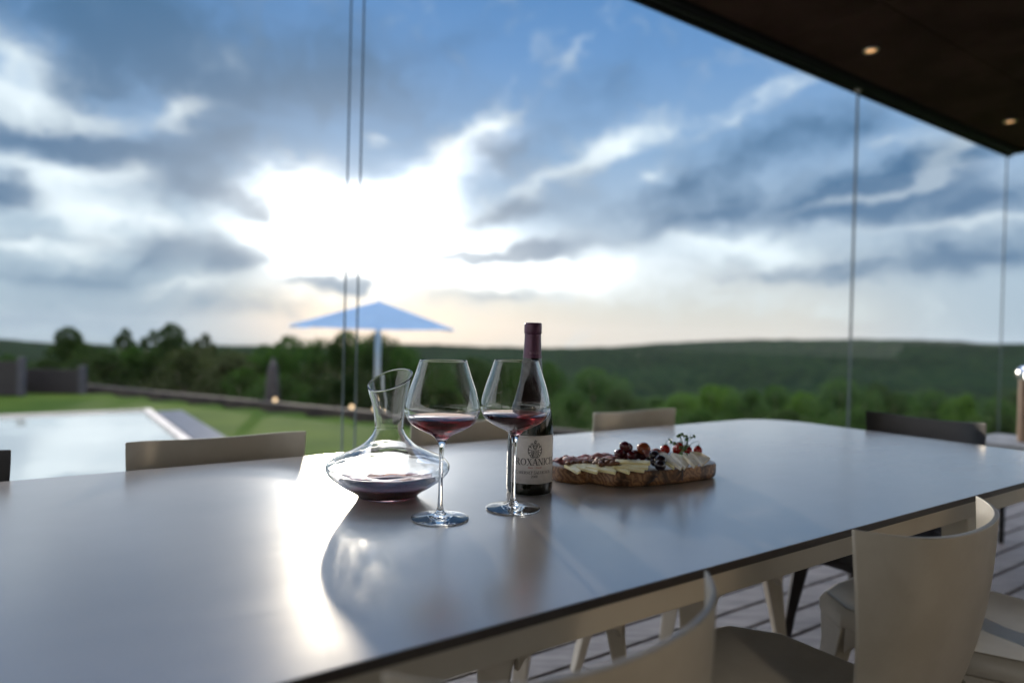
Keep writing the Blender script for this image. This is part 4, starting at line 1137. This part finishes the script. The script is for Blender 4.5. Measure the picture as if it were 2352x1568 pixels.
def trunk_mesh(seed, h, lobes):
    random.seed(seed); bm = bmesh.new()
    tube(bm, [(0, 0, 0), (.03, .02, h*.3), (-.02, .03, h*.62)], .05*h/2.5, 8, .03*h/2.5)
    for lx, ly, lz, lr in lobes[:6]:
        tube(bm, [(0, 0, h*.28), (lx*.5, ly*.5, (h*.3+lz)*.5), (lx, ly, lz)], .022*h/2.5, 6, .008)
    me = bpy.data.meshes.new('trunk'); bmesh.ops.recalc_face_normals(bm, faces=bm.faces); bm.to_mesh(me); bm.free(); me.shade_smooth(); return me
PROT = []
L_round = [(0, 0, .62, .30), (.22, .05, .50, .24), (-.22, -.05, .52, .25), (.08, .2, .74, .20), (-.1, -.1, .80, .17), (.16, -.16, .66, .2), (-.3, .1, .34, .2), (.3, -.08, .32, .2), (0, 0, .28, .26)]
L_tall = [(0, 0, .86, .13), (.06, 0, .72, .16), (-.07, .03, .62, .19), (.08, 0, .48, .22), (-.12, 0, .36, .22), (.14, 0, .26, .22), (0, .1, .16, .2)]
L_wide = [(0, 0, .50, .26), (.34, 0, .42, .24), (-.34, 0, .44, .24), (.17, .1, .66, .2), (-.16, .05, .70, .22), (.5, 0, .3, .18), (-.5, 0, .3, .18), (0, 0, .25, .28), (.05, 0, .82, .13)]
L_thin = [(0, 0, .90, .07), (.10, 0, .80, .06), (-.12, 0, .84, .06), (.04, 0, .66, .10), (-.1, 0, .52, .13), (.12, 0, .46, .14), (0, 0, .30, .22), (.16, 0, .22, .2), (-.16, 0, .22, .2)]
for i, (L, n) in enumerate([(L_round, 5200), (L_tall, 4200), (L_wide, 6500), (L_thin, 2600)]):
    PROT.append((L, crown_mesh(i+31, n, L, .020 if i != 3 else .016), trunk_mesh(i+3, 1.0, L)))
CROWNS = {}
def tree(kind, px, ptop, pw, Y, leaves, label, group):
    base = at_y(px, 900, Y); zg = gz(base.x, base.y); top = at_y(px, ptop, Y).z
    h = top-zg; L, cm, tm = PROT[kind]
    w = 1.2*pw/F_PX*Y/{0: .95, 1: .62, 2: 1.3, 3: .6}[kind]
    t = thing('tree', label, 'tree', (base.x, base.y, zg-.05), random.uniform(-.5, .5), group)
    t.scale = (w, w, h+.05)
    key = (kind, leaves)
    if key not in CROWNS: c2 = cm.copy(); c2.materials.append(MATS[leaves]); CROWNS[key] = c2
    if not tm.materials: tm.materials.append(MATS['bark'])
    c = bpy.data.objects.new('crown', CROWNS[key]); COL.objects.link(c); c.parent = t
    k = bpy.data.objects.new('trunk', tm); COL.objects.link(k); k.parent = t
    return t
LG, RG, CG = 'trees along the left of the garden', 'trees on the slope beyond the terrace', 'trees behind the parasol'
D_, M_, B_, Y_ = 'leaves_dark', 'leaves_mid', 'leaves_bright', 'leaves_grey'
TREES = [
 (2, 10, 806, 150, 15, M_, 'yellowish bush above the tall dark fence at the left edge', LG),
 (2, 95, 820, 150, 17, D_, 'low dark bush behind the lower fence', LG),
 (1, 155, 747, 110, 18, D_, 'tall narrow dark tree above the gap between the fences', LG),
 (0, 212, 782, 110, 16, D_, 'round dark tree just right of the tall narrow tree', LG),
 (3, 286, 748, 90, 17, D_, 'thin sparse tree with a wispy top, third along the left skyline', LG),
 (2, 300, 786, 190, 15, M_, 'wide mid green bush below the wispy topped tree', LG),
 (1, 392, 738, 110, 16, D_, 'tall dark tree with a broken top at the left of the garden', LG),
 (3, 350, 752, 80, 17, D_, 'thin tree leaning on the tall broken-topped tree', LG),
 (2, 420, 788, 210, 14, Y_, 'grey green bush in front of the tall broken-topped tree', LG),
 (3, 470, 760, 80, 20, Y_, 'bare grey twiggy tree between the dark trees and the parasol', LG),
 (0, 490, 788, 150, 17, Y_, 'round grey green tree left of the closed parasol', LG),
 (0, 560, 800, 130, 20, Y_, 'pale grey tree behind the closed parasol', LG),
 (2, 560, 835, 200, 14, M_, 'low green bush at the foot of the closed parasol', LG),
 (2, 230, 795, 230, 14.5, D_, 'dark wide bush right of the lower fence post', LG),
 (2, 345, 795, 230, 14.8, D_, 'dark wide bush under the two tallest left trees', LG),
 (2, 520, 802, 230, 15, Y_, 'grey wide bush just left of the closed parasol', LG),
 (2, 610, 800, 200, 15.5, M_, 'green wide bush behind the closed parasol', LG),
 (0, 622, 782, 120, 17, M_, 'rounded tree at the left end of the parasol clump', CG),
 (0, 690, 762, 150, 16, M_, 'tree under the left corner of the parasol', CG),
 (2, 770, 757, 190, 15.5, D_, 'wide dark tree behind the pair of glass joints', CG),
 (0, 820, 750, 140, 17, M_, 'tree behind the left half of the parasol', CG),
 (0, 880, 756, 140, 16, D_, 'dark tree directly behind the parasol pole', CG),
 (0, 930, 782, 100, 15, M_, 'tree at the right end of the parasol clump', CG),
 (2, 640, 850, 220, 13.2, M_, 'leafy bush behind the wall right of the closed parasol', CG),
 (2, 780, 850, 220, 13.0, D_, 'dark bush behind the wall between the glass joints and the parasol pole', CG),
 (2, 910, 850, 200, 12.6, D_, 'dark bush behind the decanter neck', CG),
 (0, 1010, 838, 120, 18, M_, 'tree seen through the bowl of the nearer wine glass', RG),
 (0, 1095, 812, 110, 20, D_, 'dark tree between the two wine glasses', RG),
 (0, 1170, 835, 120, 22, M_, 'tree seen through the bowl of the farther wine glass', RG),
 (0, 1262, 822, 80, 21, M_, 'slim green tree just right of the bottle neck', RG),
 (2, 1020, 880, 240, 11.5, D_, 'low dark bush behind the nearer wine glass', RG),
 (2, 1190, 880, 240, 11, D_, 'low dark bush behind the bottle', RG),
 (0, 1365, 836, 170, 19, M_, 'tall rounded tree between the bottle and the cheese board', RG),
 (2, 1310, 892, 190, 13, M_, 'bush below the tall rounded tree, right of the bottle', RG),
 (0, 1430, 888, 120, 17, D_, 'dark bush on the right flank of the tall rounded tree', RG),
 (2, 1500, 905, 190, 24, M_, 'pale low bush above the far chair by the cheese board', RG),
 (2, 1450, 925, 190, 12, D_, 'dark low bush behind the far cream chair', RG),
 (0, 1575, 898, 130, 21, B_, 'bright green tree left of the table corner', RG),
 (0, 1650, 878, 120, 20, B_, 'bright green tree above the rounded table corner', RG),
 (2, 1720, 886, 150, 19, M_, 'green tree right of the rounded table corner', RG),
 (0, 1785, 878, 110, 22, M_, 'green tree fifth from the right end of the slope', RG),
 (2, 1600, 930, 220, 12, M_, 'leafy bush in front of the bright green trees', RG),
 (0, 1850, 892, 110, 18, B_, 'bright bush left of the right glass joint', RG),
 (0, 1935, 858, 170, 17, M_, 'tallest green tree behind the right glass joint', RG),
 (0, 2020, 872, 120, 19, D_, 'dark tree right of the right glass joint', RG),
 (2, 1800, 930, 220, 12, D_, 'dark bush left of the black chair', RG),
 (2, 1960, 925, 200, 12.5, M_, 'bush behind the left corner of the black chair', RG),
 (0, 2075, 896, 110, 20, M_, 'pale tree above the middle of the black chair', RG),
 (0, 2145, 886, 130, 18, M_, 'green tree above the right half of the black chair', RG),
 (2, 2215, 895, 150, 17, B_, 'yellow green tree above the sunlit corner of the black chair', RG),
 (0, 2290, 905, 130, 19, M_, 'green tree left of the lantern', RG),
 (0, 2350, 880, 150, 21, D_, 'dark tree behind the lantern', RG),
 (2, 2120, 935, 220, 12, D_, 'dark bush right behind the black chair', RG),
 (2, 2290, 940, 220, 11.5, D_, 'dark bush between the black chair and the lantern', RG),
 (2, 2480, 900, 240, 15, D_, 'dark bush to the right of the lantern', RG)]
random.seed(77)
for a in TREES: tree(*a)

# air: even pale haze over the whole place, sky outside it
hm = bpy.data.materials.new('haze'); hm.use_nodes = True; t = NT(hm.node_tree); t.n.clear()
pv = t.new('ShaderNodeVolumePrincipled', {'Color': (.86, .90, .96, 1), 'Density': .000022, 'Anisotropy': .35})
o = t.new('ShaderNodeOutputMaterial'); t.l.new(pv.outputs[0], o.inputs[1]); MATS['haze'] = hm
hz_ = obj('haze', bx(-5400, -5400, -420, 5400, 5400, 60), 'haze'); struct(hz_, 'stuff')

# light focused by the glass on to the table
sun_d.cycles.is_caustics_light = True
for o in COL.objects:
    if o.type == 'MESH' and o.parent is not None and o.parent.name.split('.')[0] in ('wine_glass', 'decanter') and o.name.split('.')[0] in ('bowl', 'body', 'foot', 'stem'): o.cycles.is_caustics_caster = True
    if o.name == 'tabletop' and o.parent.name == 'dining_table': o.cycles.is_caustics_receiver = True
